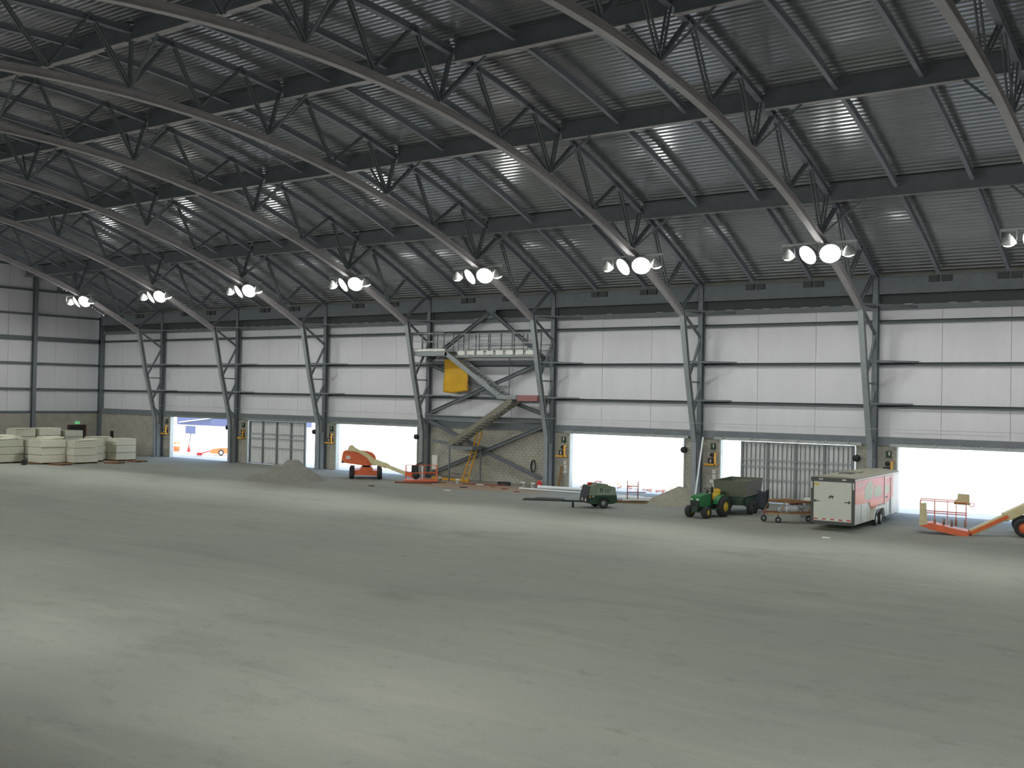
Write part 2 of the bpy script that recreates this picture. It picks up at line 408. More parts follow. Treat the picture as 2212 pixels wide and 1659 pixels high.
wr = MB(); wr.box(XR, XR + .3, -DEPTH, .3, 0, 24)
tag(wr.build('wall_right', M_vinyl), 'right end wall out of the picture', kind='structure')
wf = MB(); wf.box(XL, XR, -DEPTH - .3, -DEPTH, 0, 14.0)
tag(wf.build('wall_front', M_vinyl), 'near long wall behind the camera', kind='structure')

# exit door in the end wall
d1 = thing('door_1', (XL + .02, -2.5, 0), 0, 'dark exit door with maroon frame in the end wall behind the foam stacks', None); d1['kind'] = 'structure'
MB().box(0, .06, -.82, .82, 0, 2.58).build('door_leaf', M_dark, d1)
fr = MB(); fr.box(-.02, .1, -.98, -.82, 0, 2.72); fr.box(-.02, .1, .82, .98, 0, 2.72); fr.box(-.02, .1, -.82, .82, 2.58, 2.72); fr.build('door_frame', M_maroon, d1)
MB().tube([(.1, -.6, 1.1), (.1, -.2, 1.1)], .025).build('push_bar', M_galv, d1)
ex = thing('exit_sign', (XL + .02, -2.45, 2.78), 0, 'small lit green exit sign above the maroon framed door', 'sign')
MB().box(0, .09, -.24, .24, 0, .26).build('sign_box', M_exit, ex, bevel=.01)
tx = MB()
def glyph(y, bars):
    for a, b in bars: tx.bar((.096, -(y + a[0]) , .05 + a[1]), (.096, -(y + b[0]), .05 + b[1]), .012, .02, (1, 0, 0))
# letters are read from inside the hall, so they run towards the door wall (-y is left)
def L_(y0, segs):
    for (a, b), (c, d) in segs: tx.bar((.094, y0 + a, .05 + b), (.094, y0 + c, .05 + d), .012, .022, (1, 0, 0))
L_(-.19, [((0, 0), (0, .16)), ((0, 0), (.07, 0)), ((0, .08), (.06, .08)), ((0, .16), (.07, .16))])
L_(-.09, [((0, 0), (.08, .16)), ((0, .16), (.08, 0))])
L_(.03, [((0, 0), (0, .16))])
L_(.07, [((.05, 0), (.05, .16)), ((0, .16), (.1, .16))])
tx.build('sign_letters', M_white, ex)
pb = thing('wall_box', (-96.28, 0.0, 1.45), 0, 'small black box on the block wall just right of the corner column', 'box')
MB().box(-.18, .18, -.16, -.008, 0, .7).build('box_body', M_dark, pb, bevel=.02)

# ------------------------------------------------------------------ arched truss frames (one built, the others copied)
NB = 34
def arcpts(fn, Y0, Y1, n): return [(0, -y, fn(y)) for y in np.linspace(Y0, Y1, n)]
def make_frame(X, label):
    fr = thing('truss_frame', (X, 0, 0), 0, label, 'truss', 'arched roof trusses')
    # outer column against the wall
    MB().ibeam([(0, -.18, 0), (0, -.18, 13.45)], .32, .34, .03, (1, 0, 0), False).build('outer_column', M_steel, fr)
    # leaning inner post, vertical near its foot
    MB().ibeam([(0, -.8, 0), (0, -.85, 3.6), (0, -2.0, 8.0), (0, -2.85, 11.85)], .32, .30, .03, (1, 0, 0), False).build('inner_post', M_steel_light, fr)
    MB().box(-.15, .15, -.68, -.35, 0, 3.05).build('base_web_plate', M_steel_light, fr)
    MB().box(-.24, .24, -1.05, .0, 0, .04).build('base_plate', M_steel, fr)
    MB().ibeam(arcpts(Lc, 2.85, DEPTH - 2.85, 41), .34, .36, .035, (-1, 0, 0)).build('lower_chord', M_chord, fr)
    MB().ibeam(arcpts(T, .1, DEPTH - .1, 41), .30, .30, .03, (-1, 0, 0)).build('upper_chord', M_rib, fr)
    def lo(Y): return Vector((0, -Y, Lc(Y) + .18))
    def up(Y): return Vector((0, -Y, T(Y) + .05))
    def web(a, b, w=.11, name='web_member'):
        for s in (-1, 1):
            m = MB() if s < 0 else m
            m.bar(a + Vector((s * .085, 0, 0)), b + Vector((s * .085, 0, 0)), .07, w, (1, 0, 0))
        for t in (.25, .5, .75):
            c = a.lerp(b, t); m.bar(c - Vector((.085, 0, 0)), c + Vector((.085, 0, 0)), .06, .06)
        m.build(name, M_steel, fr)
    LN = [4.9, 9.1, 13.4, 17.6, 22.0, 26.45, 30.8, 34.6, 38.6, 43]; UN = [2.9, 6.8, 10.9, 15.3, 19.4, 24.0, 28.3, 32.5, 36.7, 40.9, 45]
    for k, Yl in enumerate(LN):
        web(lo(Yl), up(UN[k])); web(lo(Yl), up(UN[k + 1]))
    for Yl, Yg in zip((9.1, 17.6, 26.45, 34.6), GIRD):
        web(lo(Yl), up(Yg), .10, 'web_post')
        for s in (-1, 1):                                               # kickers up to the girder flange on both sides
            MB().bar(Vector((s * .12, -Yl, Lc(Yl) + .15)), Vector((s * 2.0, -Yg, T(Yg) - .62)), .10, .10).build('stay_brace', M_steel, fr)
    web(lo(2.9), up(.5)); 
    # lacing between the two posts
    for a, b in (((2.78, 11.75), (.34, 10.3)), ((.34, 10.15), (1.84, 7.6)), ((.34, 7.0), (1.28, 5.2)), ((1.1, 4.75), (.34, 4.1))):
        MB().bar((0, -a[0], a[1]), (0, -b[0], b[1]), .13, .13, (1, 0, 0)).build('post_lacing', M_steel, fr)
    MB().bar((0, -.34, 7.42), (0, -1.8, 7.42), .09, .09, (1, 0, 0)).build('post_strut', M_steel, fr)
    MB().bar((0, -.3, 11.88), (0, -2.8, 11.88), .12, .12, (1, 0, 0)).build('post_strut', M_steel, fr)
    for z, Yp, dx in ((G2 + .12, 1.95, 2.4), (G3 + .13, 1.45, 2.1), (11.86, 2.7, 2.3)):        # flange braces from the post out to the wall girts
        MB().bar((.1, -Yp, z), (dx, -.02, z), .12, .10).build('flange_brace', M_steel, fr)
    return fr
frame0 = make_frame(XF[1], 'first arched roof truss from the left end wall')
for i in range(2, 9):
    dup(frame0, (XF[i], 0, 0), 0, ORD[i - 1] + ' arched roof truss from the left end wall' + ('' if i < 8 else ', at the right picture edge'))
# longitudinal girders and roof ribs
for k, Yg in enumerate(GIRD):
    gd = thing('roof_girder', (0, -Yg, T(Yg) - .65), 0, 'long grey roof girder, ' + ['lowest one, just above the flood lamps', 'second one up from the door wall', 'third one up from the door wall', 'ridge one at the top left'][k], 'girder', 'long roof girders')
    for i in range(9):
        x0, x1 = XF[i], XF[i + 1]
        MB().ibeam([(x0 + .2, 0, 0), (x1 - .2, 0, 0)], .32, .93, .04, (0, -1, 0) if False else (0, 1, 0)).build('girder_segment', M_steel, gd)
        MB().box(x0 + .2, x1 - .2, -.17, .17, -.015, .0).build('lit_flange_strip', M_chord, gd)  # paler strip paints in the floor-lit underside; the girder is one paint
BAYN = ['leftmost bay', 'second bay from the left', 'third bay from the left', 'fourth bay from the left', 'fifth bay from the left', 'sixth bay from the left', 'seventh bay from the left', 'eighth bay from the left', 'ninth bay at the right edge']
for i in range(9):
    for k in (1, 2):
        X = XF[i] + (XF[i + 1] - XF[i]) * k / 3
        rb = thing('roof_rib', (X, 0, 0), 0, ('left' if k == 1 else 'right') + ' curved roof rib under the deck in the ' + BAYN[i], 'rib', 'curved roof ribs')
        es = [.45] + GIRD + [46.0]
        for a, b in zip(es[:-1], es[1:]):
            MB().ibeam([(0, -y, T(y) - .05) for y in np.linspace(a + .17, b - .17, 6)], .20, .33, .025, (-1, 0, 0)).build('rib_segment', M_rib, rb)

# ------------------------------------------------------------------ flood lamps
def lamp_light(par, aim, watts, cone, blend):
    ld = bpy.data.lights.new('flood_light', 'SPOT'); ld.energy = watts; ld.spot_size = math.radians(cone); ld.spot_blend = blend
    ld.shadow_soft_size = .25; ld.color = (0.97, 1.0, 0.97)
    o = bpy.data.objects.new('flood_light', ld); COL.objects.link(o); o.parent = par
    o.location = aim * .24; o.rotation_euler = aim.to_track_quat('-Z', 'Y').to_euler()
def make_lamp(loc, label, aim, watts, cone, blend, size):
    lp = thing('flood_lamp', loc, 0, label, 'lamp', 'flood lamps along the roof edge')
    M = aim.to_track_quat('Z', 'Y').to_matrix().to_4x4() @ Matrix.Diagonal((size, size, 1, 1))
    MB().lathe([(0, -.34), (.10, -.34), (.13, -.26), (.20, -.2), (.31, -.02), (.35, .12), (.35, .15), (.33, .15), (.30, .0), (.1, -.1), (0, -.1)], M, 20).build('lamp_housing', M_lamp_body, lp)
    MB().lathe([(0, .28), (.12, .265), (.24, .21), (.31, .13), (.31, .06), (0, .06)], M, 20).build('lamp_lens', M_lens, lp)
    a = .36 * size; yk = MB(); yk.bar((-a, 0, 0), (-a, .0, .46), .03, .05); yk.bar((a, 0, 0), (a, 0, .46), .03, .05); yk.bar((-a, 0, .46), (a, 0, .46), .05, .03); yk.build('lamp_yoke', M_galv, lp)
    lamp_light(lp, aim, watts, cone, blend)
    return lp
POSN = ['left outer', 'left inner', 'right inner', 'right outer']
AIM_IN = Vector((0, -1.0, -.66)).normalized(); AIM_DN = Vector((0, .42, -1)).normalized(); AIM_NR = Vector((0, -1.0, -.52)).normalized()
protos = {}
def lamp_copy(kind, loc, label, rz=0):
    if kind not in protos:
        protos[kind] = make_lamp(loc, label, *(((AIM_IN, W_IN, 78, 1.0, 1.6), (AIM_DN, W_DN, 128, .7, 1.0), (AIM_NR, W_NR, 78, 1.0, 1.45))[kind]))
        protos[kind].rotation_euler.z = rz
        return protos[kind]
    return dup(protos[kind], loc, rz, label)
OFF = (-1.72, -.55, .55, 1.55)
XLAMP = XF + [12.55, 23.7]
for i in range(1, 11):  # clusters beyond the built trusses are unseen, added to brighten the right floor
    zb = Lc(8.6) - .06
    ba = thing('lamp_bar', (XLAMP[i] - .25, -8.6, zb), 0, 'lamp mounting bar under the ' + ORD[i - 1] + ' roof truss from the left', 'bar', 'lamp mounting bars')
    MB().bar((-2.1, 0, .0), (2.0, 0, .0), .08, .08).build('cross_bar', M_galv, ba)
    for s in (-.05, .55): MB().bar((s, 0, 0), (s, 0, .06), .05, .05).build('bar_hanger', M_galv, ba)
    for k, dx in enumerate(OFF):
        lamp_copy(0 if k in (1, 2) else 1, (XLAMP[i] - .25 + dx, -8.6, zb - .53), rz=(1.4 if i == 1 else .8 if i == 2 else 0, -.45, .45, 1.0 if i == 1 else 0)[k], label=POSN[k] + ' lit flood lamp of the ' + ORD[i - 1] + ' cluster from the left')
for i in range(0, 12):                                                  # unseen row added behind the camera to light the floor evenly
    for k, dx in enumerate((-1.1, 0, 1.1)):
        o = lamp_copy(2, (XLAMP[i] + dx + (1.9 if i == 0 else 0), -(DEPTH - 8.4), 13.75), ['left', 'middle', 'right'][k] + ' flood lamp of the ' + (ORD + ['eleventh', 'twelfth'])[i] + ' near side cluster, added unseen behind the camera', PI + (.5, 0, -.5)[k] + max(0, .5 - .2 * i))
        o['group'] = 'added near side flood lamps'

# ------------------------------------------------------------------ door gear: headers, tracks, sliding panels, yellow guards
DOORN = {1: 'leftmost doorway', 2: 'doorway behind the grey heap', 3: 'doorway behind the orange boom lift', 5: 'doorway right of the stair', 6: 'doorway behind the hopper', 7: 'doorway beside the white trailer', 8: 'doorway past the right edge'}
dn = 2
for i, b in enumerate(BAYS):
    if b[0] == 'solid': continue
    x0, x1 = b[1], b[2]
    tr = MB(); tr.box(x0 - .3, x1 + .3, -.16, -.02, DT - .02, DT + .08); tr.box(x0 - .3, x1 + .3, -.20, -.16, DT - .06, DT + .12)
    t = tag(tr.build('trim_%d' % i, M_galv), 'door track along the top of the ' + DOORN[i], kind='structure')
    k = 0; x = x0 + .4
    while x < x1:
        MB().lathe([(0, -.02), (.06, -.02), (.06, .02), (0, .02)], Matrix.Translation((x, -.23, DT + .1)) @ Matrix.Rotation(PI / 2, 4, 'X'), 10).build('track_roller', M_rail, t)
        x += random.uniform(1.1, 1.9)
    j = MB()
    for xx, s in ((x0, 1), (x1, -1)): j.box(min(xx, xx + s * .10), max(xx, xx + s * .10), -.05, .34, 0, DT - .07)
    tag(j.build('trim_%d' % (i + 10), M_rail), 'pale steel jambs of the ' + DOORN[i], kind='structure')
    if b[0] == 'slide':
        p0, p1 = b[3], b[4]
        d = thing('door_%d' % dn, (p0, .10, 0.03), 0, 'white sliding door leaf with grey framing in the ' + DOORN[i], None); d['kind'] = 'structure'; dn += 1
        Wd = p1 - p0; H = DT - .12
        sh = MB(); n = int(Wd / .3); pts = []
        for q in range(n):
            a = Wd * q / n; w = Wd / n
            pts += [(a, .0), (a + w * .78, .0), (a + w * .82, -.035), (a + w * .96, -.035)]
        pts += [(Wd, 0)]
        sh.prism(pts + [(Wd, .03), (0, .03)], 'z', .02, H); sh.build('door_sheet', M_doorsk, d)
        nst = 5
        for q in range(nst):
            a = Wd * q / (nst - 1); a = min(max(a, .08), Wd - .08)
            MB().box(a - .08, a + .08, -.12, -.036, 0, H).build('door_stile', M_doorfr, d)
        for z in (.06, 1.42, 2.22, 2.62, H - .05):
            MB().box(.16, Wd - .16, -.1, -.037, z - .05, z + .05).build('door_rail', M_doorrl, d)
        if i == 6:
            for q in range(nst - 1):
                for u in range(1, 6):
                    a = .08 + (Wd - .16) * (q + u / 6) / (nst - 1)
                    MB().box(a - .015, a + .015, -.11, -.036, .12, H - .12).build('door_batten', M_doorfr, d)
    # yellow guarded hoist on the left pier, dark chain wheel on the right pier
    xg = x0 - .14
    if i != 8:
        h = thing('door_hoist', (xg, -.02, 2.2), 0, 'yellow guarded hoist on the pier left of the ' + DOORN[i], 'hoist', 'yellow guarded door hoists')
        g = MB(); g.bar((0, -.36, -.05), (0, -.36, .75), .09, .09); g.bar((0, -.36, .72), (0, -.02, .72), .07, .07); g.build('guard_post', M_syellow, h)
        g = MB(); g.bar((-.74, -.36, 0), (.04, -.36, 0), .09, .11); g.bar((-.7, -.36, 0), (-.7, -.0, 0), .07, .07); g.bar((.0, -.36, 0), (.0, -.0, 0), .07, .07); g.build('guard_arm', M_syellow, h)
        MB().box(-.52, -.16, -.3, -.0, .07, .42).build('hoist_motor', M_dark, h, bevel=.03)
        MB().lathe([(0, -.05), (.13, -.05), (.13, .05), (0, .05)], Matrix.Translation((-.3, -.16, .62)) @ Matrix.Rotation(PI / 2, 4, 'X'), 14).build('chain_wheel', M_dark, h)
        MB().box(-.4, -.12, -.2, -.0, .95, 1.35).build('control_box', M_dkgreen, h, bevel=.02)
        pl = MB(); pl.box(-.36, -.30, -.315, -.301, .12, .34); pl.box(-.22, -.16, -.215, -.201, 1.1, 1.3); pl.build('warning_label', M_paper, h)
    c = thing('chain_spool', (x1 + .02, -.12, 3.05), 0, 'dark chain spool on the right jamb of the ' + DOORN[i], 'spool', 'dark chain spools on the jambs')
    MB().lathe([(0, -.1), (.2, -.1), (.2, -.06), (.12, -.05), (.12, .05), (.2, .06), (.2, .1), (0, .1)], Matrix.Translation((0, -.12, 0)) @ Matrix.Rotation(PI / 2, 4, 'X'), 16).build('spool_drum', M_dark, c)
    MB().bar((-.1, -.1, .2), (-.1, -.1, .75), .025, .025).build('spool_chain', M_dark, c)
# paper notices on two piers
for x, n, who in ((-42.36, 3, 'pier right of the stair'), (-30.97, 4, 'pier left of the hopper')):
    z = 1.86
    for k in range(n):
        w = (.22, .2, .34, .15)[k]; hgt = (.24, .26, .2, .34)[k]
        p = thing('paper_notice', (x + (.0, .02, -.08, .03)[k], -.007, z - hgt), 0, ['topmost', 'second', 'third', 'lowest'][k] + ' white paper notice taped on the ' + who, 'notice', 'paper notices on the piers')
        MB().box(-w / 2, w / 2, -.012, -.002, 0, hgt).build('paper_sheet', M_paper, p)
        ln = MB()
        for q in range(3): ln.box(-w * .36, w * (.1 + .1 * q), -.0135, -.0122, hgt * (.25 + .2 * q), hgt * (.3 + .2 * q))
        ln.build('printed_lines', M_dark, p)
        z -= hgt + .07
lp = thing('leaning_pole', (-31.46, -1.1, .0), 0, 'long pale strip of trim leaning on the column beside the hopper pier', 'pole')
MB().sweep([(-.16, -.2, .0), (.15, .2, 3.95)], [(-.05, -.02), (.05, -.02), (.05, .02), (-.05, .02)], (1, 0, 0)).build('pole_strip', M_pipe, lp)
# safety wire strung along the posts
wi = thing('guard_wire', (0, 0, 0), 0, 'thin white wire strung along the wall across the posts', 'wire')
MB().tube([(XF[1], -1.36, 4.85)] + [(XF[k] + d, -1.42, 4.85 - .02 * (d > 0)) for k in range(2, 9) for d in (-.1, .1)], .014, 6).build('wire_strand', M_rail, wi)

# ------------------------------------------------------------------ braced bay: wind bracing, stair, tarp, ladder
XA, XB = XF[4], XF[5]
wbk = thing('wind_brace', ((XA + XB) / 2, -.42, 0), 0, 'crossed grey bracing beams filling the stair bay between two columns', 'brace')
hw = (XB - XA) / 2 - .18
def hb(p, q, w=.26, h=.24, name='brace_beam', y=0, m=None): return MB().ibeam([(p[0], y, p[1]), (q[0], y, q[1])], w, h, .03, (0, 1, 0), False).build(name, m or M_steel, wbk)
hb((.15, 12.35), (-hw, 8.9), y=-.04); hb((.55, 12.35), (hw, 8.75), y=-.04)
hb((-hw, 4.85), (hw - .2, 8.9), y=0.0); hb((-hw + .1, 8.65), (-.2, 6.75), y=0.0); hb((-.0, 6.6), (hw, 4.95), y=0)
hb((-hw, 4.60), (hw, 4.60), .26, .34, 'brace_strut'); hb((-hw, 8.72), (hw, 8.72), .26, .36, 'brace_strut')
hb((-hw + .1, 4.35), (-.1, 2.35)); hb((.1, 2.2), (hw, .35)); hb((-hw, .15), (hw, 4.35), y=-.05)
for x, z in ((.35, 12.3), (-hw + .12, 4.62), (hw - .12, 4.75), (-hw + .12, 8.72), (hw - .12, 8.75), (0, 2.28), (-.1, 6.7)):
    MB().box(x - .42, x + .42, -.03, .0, z - .3, z + .3).build('gusset_plate', M_steel, wbk)

YS = 1.5                                                               # the stair stands 1.5 m off the wall
st = thing('steel_stair', (-50, -YS, 0), 0, 'pale galvanised steel stair with two flights and a high railed platform', 'stair')
def sx(x): return x + 50
PW = .55                                                                # half width
# top platform
pz = 9.2
for y in (-PW, PW): MB().box(sx(-55.3), sx(-51.6), y - .03, y + .03, pz - .0, pz + .30).build('platform_beam', M_steel_light, st)
for y in (-.1, PW + .1): MB().box(sx(-51.5), sx(-43.75), y - .03, y + .03, pz - .12, pz + .0).build('platform_beam', M_steel_light, st)
MB().box(sx(-55.3), sx(-51.6), -PW, PW, pz + .30, pz + .34).build('platform_deck', M_galv, st)
MB().box(sx(-51.5), sx(-43.75), -.1, PW + .1, pz + .0, pz + .05).build('platform_deck', M_galv, st)
tb = MB(); tb.box(sx(-55.0), sx(-51.75), -PW - .04, -PW - .03, pz + .36, pz + .50); tb.build('toe_board', M_white, st)
n = 8
for k in range(n):
    a = sx(-51.0) + k * .88; tb = MB(); tb.box(a + .12, a + .74, -.16, -.14, pz + .07, pz + .36); tb.build('toe_board', M_white, st)
def rail(x0, x1, y, z, n, hh=1.35, lower=.2, name='guard_rail'):
    for k in range(n + 1):
        x = x0 + (x1 - x0) * k / n; MB().bar((x, y, z), (x, y, z + hh), .06, .06).build('rail_post', M_steel, st)
    for q in (hh, hh * .55, lower):
        MB().tube([(x0, y, z + q), (x1, y, z + q)], .026, 6).build(name, M_rail, st)
rail(sx(-55.0), sx(-51.9), -PW, pz + .34, 3); rail(sx(-55.0), sx(-51.9), PW, pz + .34, 2)
rail(sx(-50.9), sx(-44.0), -.1, pz + .05, 7, 1.55, .45); rail(sx(-51.0), sx(-44.0), PW + .1, pz + .05, 6, 1.55, .45)
# upper flight
def flight(xa, za, xb, zb, n, m, y0=-PW, y1=PW, h=.34):
    for y in (y0, y1):
        MB().sweep([(xa, y, za), (xb, y, zb)], [(-.03, -h / 2), (.03, -h / 2), (.03, h / 2), (-.03, h / 2)], (0, 1, 0)).build('stair_stringer', m, st)
    for k in range(n):
        t = (k + .5) / n; x = xa + (xb - xa) * t; z = za + (zb - za) * t
        MB().box(x - .13, x + .13, y0 + .03, y1 - .03, z - .0, z + .04).build('stair_tread', M_galv, st)
flight(sx(-51.75), 9.42, sx(-46.75), 6.32, 16, M_steel_light)
# middle landing: half galvanised, half red oxide
lm = MB(); lm.box(sx(-46.9), sx(-45.2), -PW - .02, PW + .3, 6.1, 6.38); lm.build('landing_frame', M_steel_light, st)
lm = MB(); lm.box(sx(-45.2), sx(-43.45), -PW + .06, PW + .3, 5.98, 6.40); tag(lm.build('landing_frame', M_pinkst, st), 'red oxide primed half of the landing')
flight(sx(-45.6), 6.08, sx(-51.2), 2.70, 18, mat('weathered grey brown steel', (122, 118, 104), 0.55, 0.1, 0.2, 4))
tr = MB(); tr.box(sx(-51.3), sx(-49.0), -PW, PW, 2.38, 2.62); tr.build('lower_landing', M_steel, st)
tr = MB(); tr.bar((sx(-54.0), .9, 2.85), (sx(-51.2), .0, 2.7), .12, .2); tr.build('landing_beam', M_steel, st)
for x, y in ((-51.2, -.5), (-49.1, .5)): MB().bar((sx(x), y, 0), (sx(x), y, 2.4), .09, .09).build('landing_leg', M_steel, st)
for x in (-46.8, -44.0): MB().bar((sx(x), PW + .2, 6.1), (sx(x), PW + .2, 9.2), .05, .05).build('landing_hanger', M_steel, st)

# mustard tarp hung below the platform
nx, nz = 15, 17; v, f = [], []
for k in range(nz):
    for j in range(nx):
        a, c = j / (nx - 1), k / (nz - 1)
        x = -1.15 + 2.3 * a - .10 * c * (1 - a) + .05 * math.sin(3 * c); z = -2.45 * c - .08 * c * math.sin(a * 5)
        y = .05 * math.sin(a * 9 + c * 3) * (.3 + c) + .06 * math.sin(c * 7 + 2 * a) * c + .07 * math.sin((a * 1.2 + c) * 16) * max(0, c - .55)
        v.append((x, y, z))
for k in range(nz - 1):
    for j in range(nx - 1): f.append((k * nx + j, k * nx + j + 1, (k + 1) * nx + j + 1, (k + 1) * nx + j))
ta = MB().add(v, f, True).build('hanging_tarp', M_tarp, None, (-51.75, -.78, 9.0))
sm = ta.modifiers.new('thickness', 'SOLIDIFY'); sm.thickness = .012
tag(ta, 'mustard yellow tarp hung behind the upper stair flight below the platform', 'tarp')
# yellow ladder
ld = thing('yellow_ladder', (-49.9, -1.05, 0), 0, 'tall yellow ladder leaning against the lower stair landing', 'ladder')
LB, LT = Vector((0, -.75, 0)), Vector((.72, .1, 3.75))
for s in (-.24, .24): MB().bar(LB + Vector((s, 0, 0)), LT + Vector((s * .8, 0, 0)), .05, .09, (1, 0, 0)).build('ladder_rail', M_syellow, ld)
for k in range(1, 12):
    c = LB.lerp(LT, k / 12); MB().tube([c - Vector((.22, 0, 0)), c + Vector((.22, 0, 0))], .02, 6).build('ladder_rung', M_syellow, ld)

# ------------------------------------------------------------------ machines and goods on the floor
def face(x, y): return math.atan2(y - CY, x) - PI / 2                 # heading that turns local +y away from the viewer's side of the hall

# orange boom lift in the third doorway
t = thing('boom_lift', (-56.7, -5.0, 0), face(-56.7, -5.0), 'orange boom lift with cream boom lowered to the right, in front of the third doorway', 'lift')
def lu(u): return (u / 10.05 - 68) / 28.8
def lv(v): return (94 - v / 10.05) / 28.8
hood = [(lu(a), lv(b)) for a, b in ((160, 590), (172, 470), (195, 370), (255, 338), (560, 338), (720, 352), (820, 385), (878, 450), (905, 560), (850, 645), (620, 650))]
MB().prism(hood, 'y', -.75, .35).build('turret_hood', M_orange, t, bevel=.05)
MB().box(lu(262), lu(350), -.765, -.752, lv(515), lv(445)).build('maker_plate', M_paper, t)
MB().box(lu(168), lu(212), -.77, .3, lv(600), lv(560)).build('counterweight_edge', M_dark, t)
hump = [(lu(a), lv(b)) for a, b in ((280, 340), (312, 255), (345, 218), (410, 222), (440, 262), (530, 315), (700, 380), (880, 520), (900, 640), (820, 640), (700, 480), (520, 370), (400, 345))]
MB().prism(hump, 'y', -1.0, -.78).build('boom_knuckle', M_beige, t, bevel=.03)
BQ = Vector((lu(870), -.95, lv(560))); BE = Vector((3.0, -2.55, .55))
MB().bar(BQ, BQ.lerp(BE, .35), .34, .34).build('boom_section', M_beige, t, bevel=.03)
MB().bar(BQ.lerp(BE, .3), BE, .24, .24).build('boom_section', M_beige, t, bevel=.02)
MB().bar(BQ.lerp(BE, .32) + Vector((0, 0, .16)), BQ.lerp(BE, .42) + Vector((0, 0, .1)), .16, .12).build('boom_collar', M_beige, t)
MB().lathe([(0, 0), (.42, 0), (.42, .2), (.30, .24), (.30, .5), (0, .5)], Matrix.Translation((lu(690), 0, .62)), 18).build('slew_ring', M_dark, t)
ch = [(lu(420), lv(860)), (lu(400), lv(770)), (lu(560), lv(740)), (lu(600), lv(690)), (lu(810), lv(690)), (lu(830), lv(760)), (lu(980), lv(770)), (lu(980), lv(870))]
MB().prism(ch, 'y', -.45, 2.2).build('chassis', M_orange, t, bevel=.03)
for x in (lu(385), lu(975)):
    for y in (-.2, 2.0):
        wheel('wheel', t, (x, y, .43), .43, .36, 'wheel_hub', M_orange)
# jib, basket and its gear
MB().bar(BE + Vector((-.12, .1, .05)), (3.5, -2.8, .42), .3, .3).build('jib', M_orange, t, bevel=.03)
bk = MB(); bk.box(2.75, 5.1, -3.5, -2.5, .10, .22); bk.build('basket_floor', M_orange, t, bevel=.02)
for x, y in ((2.85, -3.45), (2.85, -2.55), (5.05, -3.45), (5.05, -2.55), (4.2, -2.55)):
    MB().bar((x, y, .2), (x, y, 1.2), .05, .05).build('basket_post', M_orange, t)
for z in (.7, 1.2):
    rr = [(2.85, -3.45, z), (2.85, -2.55, z), (5.05, -2.55, z), (5.05, -3.45, z)]
    MB().tube(rr + ([rr[0]] if z < 1 else []), .028, 6).build('basket_rail', M_orange, t)
MB().box(3.25, 3.75, -2.75, -2.52, .6, 1.18).build('control_console', M_dark, t, bevel=.03)
MB().bar((3.5, -2.5, 1.15), (4.05, -2.55, 1.42), .1, .12).build('console_arm', M_dark, t)
MB().lathe([(0, -.12), (.26, -.12), (.26, .12), (0, .12)], Matrix.Translation((3.55, -3.2, .5)) @ Matrix.Rotation(PI / 2, 4, 'X'), 16).build('cable_reel', M_dark, t)
MB().box(3.98, 4.1, -2.75, -2.65, .25, 1.15).build('tool_post', M_white, t)

# towable compressor
t = thing('compressor', (-33.25, -10.3, 0), face(-33.2, -10) + math.radians(24), 'faded green towable compressor parked before the doorway right of the stair', 'compressor')
cs = [(-.85, .46), (-.86, .62), (-.72, 1.26), (-.66, 1.34), (-.42, 1.36), (-.36, 1.48), (.35, 1.46), (.38, 1.36), (.88, 1.26), (.98, .52), (.98, .42), (.2, .40)]
def sub(x0, x1): return
body = [(-.78, .72), (-.66, 1.28), (-.62, 1.30), (-.36, 1.32), (-.3, 1.42), (.36, 1.38), (.42, 1.3), (.86, 1.2), (.96, .72)]
MB().prism(body, 'y', -.55, .55).build('canopy', M_cgreen, t, bevel=.03)
MB().prism([(-.84, .30), (-.78, .74), (.96, .74), (1.0, .32), (.7, .24), (-.5, .24)], 'y', -.57, .57).build('lower_body', M_dkgreen, t, bevel=.02)
MB().prism([(-.9, .32), (-.84, .76), (-.70, 1.26), (-.66, 1.27), (-.8, .76), (-.82, .32)], 'y', -.52, .52).build('end_panel', M_cblack, t)
MB().box(-.22, .9, -.56, -.552, .78, 1.12).build('lettering_band', mat('pale decal band', (136, 150, 132), 0.55), t)
lg = MB(); lg.lathe([(0, 0), (.105, 0), (.105, .006), (0, .006)], Matrix.Translation((.0, -.563, 1.03)) @ Matrix.Rotation(PI / 2, 4, 'X'), 18); lgo = lg.build('round_emblem', M_dark, t)
MB().box(-.018, .018, -.575, -.570, .97, 1.08).build('emblem_mark', M_paper, t)
ln = MB()
for k in range(3): ln.box(.18, .62 - .05 * k, -.564, -.562, 1.06 - .07 * k, 1.085 - .07 * k)
ln.build('printed_lines', M_dark, t)
for x, z, m in ((-.70, .66, M_syellow), (-.5, .68, M_paper), (-.05, .55, M_paper)): MB().box(x - .04, x + .04, -.59, -.571, z - .035, z + .035).build('side_marker', m, t)
for y in (-.4, .1): MB().box(-.91, -.885, y - .06, y + .06, .4, .56).build('lamp_marker', M_paper, t)
MB().lathe([(.1, 0), (.1, .1), (.16, .12), (.16, .16), (0, .16)], Matrix.Translation((-.5, 0, 1.28)), 12).build('exhaust_cap', M_red, t)
MB().tube([(-.3, -.3, 1.44), (-.1, -.1, 1.52), (.1, -.2, 1.47), (.3, .1, 1.50), (.36, .3, 1.42)], .03, 6).build('red_hose', M_red, t)
for y in (-.58, .58): wheel('wheel', t, (.12, y, .30), .30, .19, 'wheel_hub', M_galv, 'y')
for y in (-.60, .60):
    MB().sweep([(.12 + .36 * math.cos(a), y, .30 + .36 * math.sin(a)) for a in np.linspace(.2, PI - .2, 7)], [(-.12, -.012), (.12, -.012), (.12, .012), (-.12, .012)], (0, 1, 0)).build('mudguard', M_dkgreen, t)
MB().bar((-.8, 0, .36), (-2.2, 0, .42), .1, .1).build('tow_bar', M_dark, t)
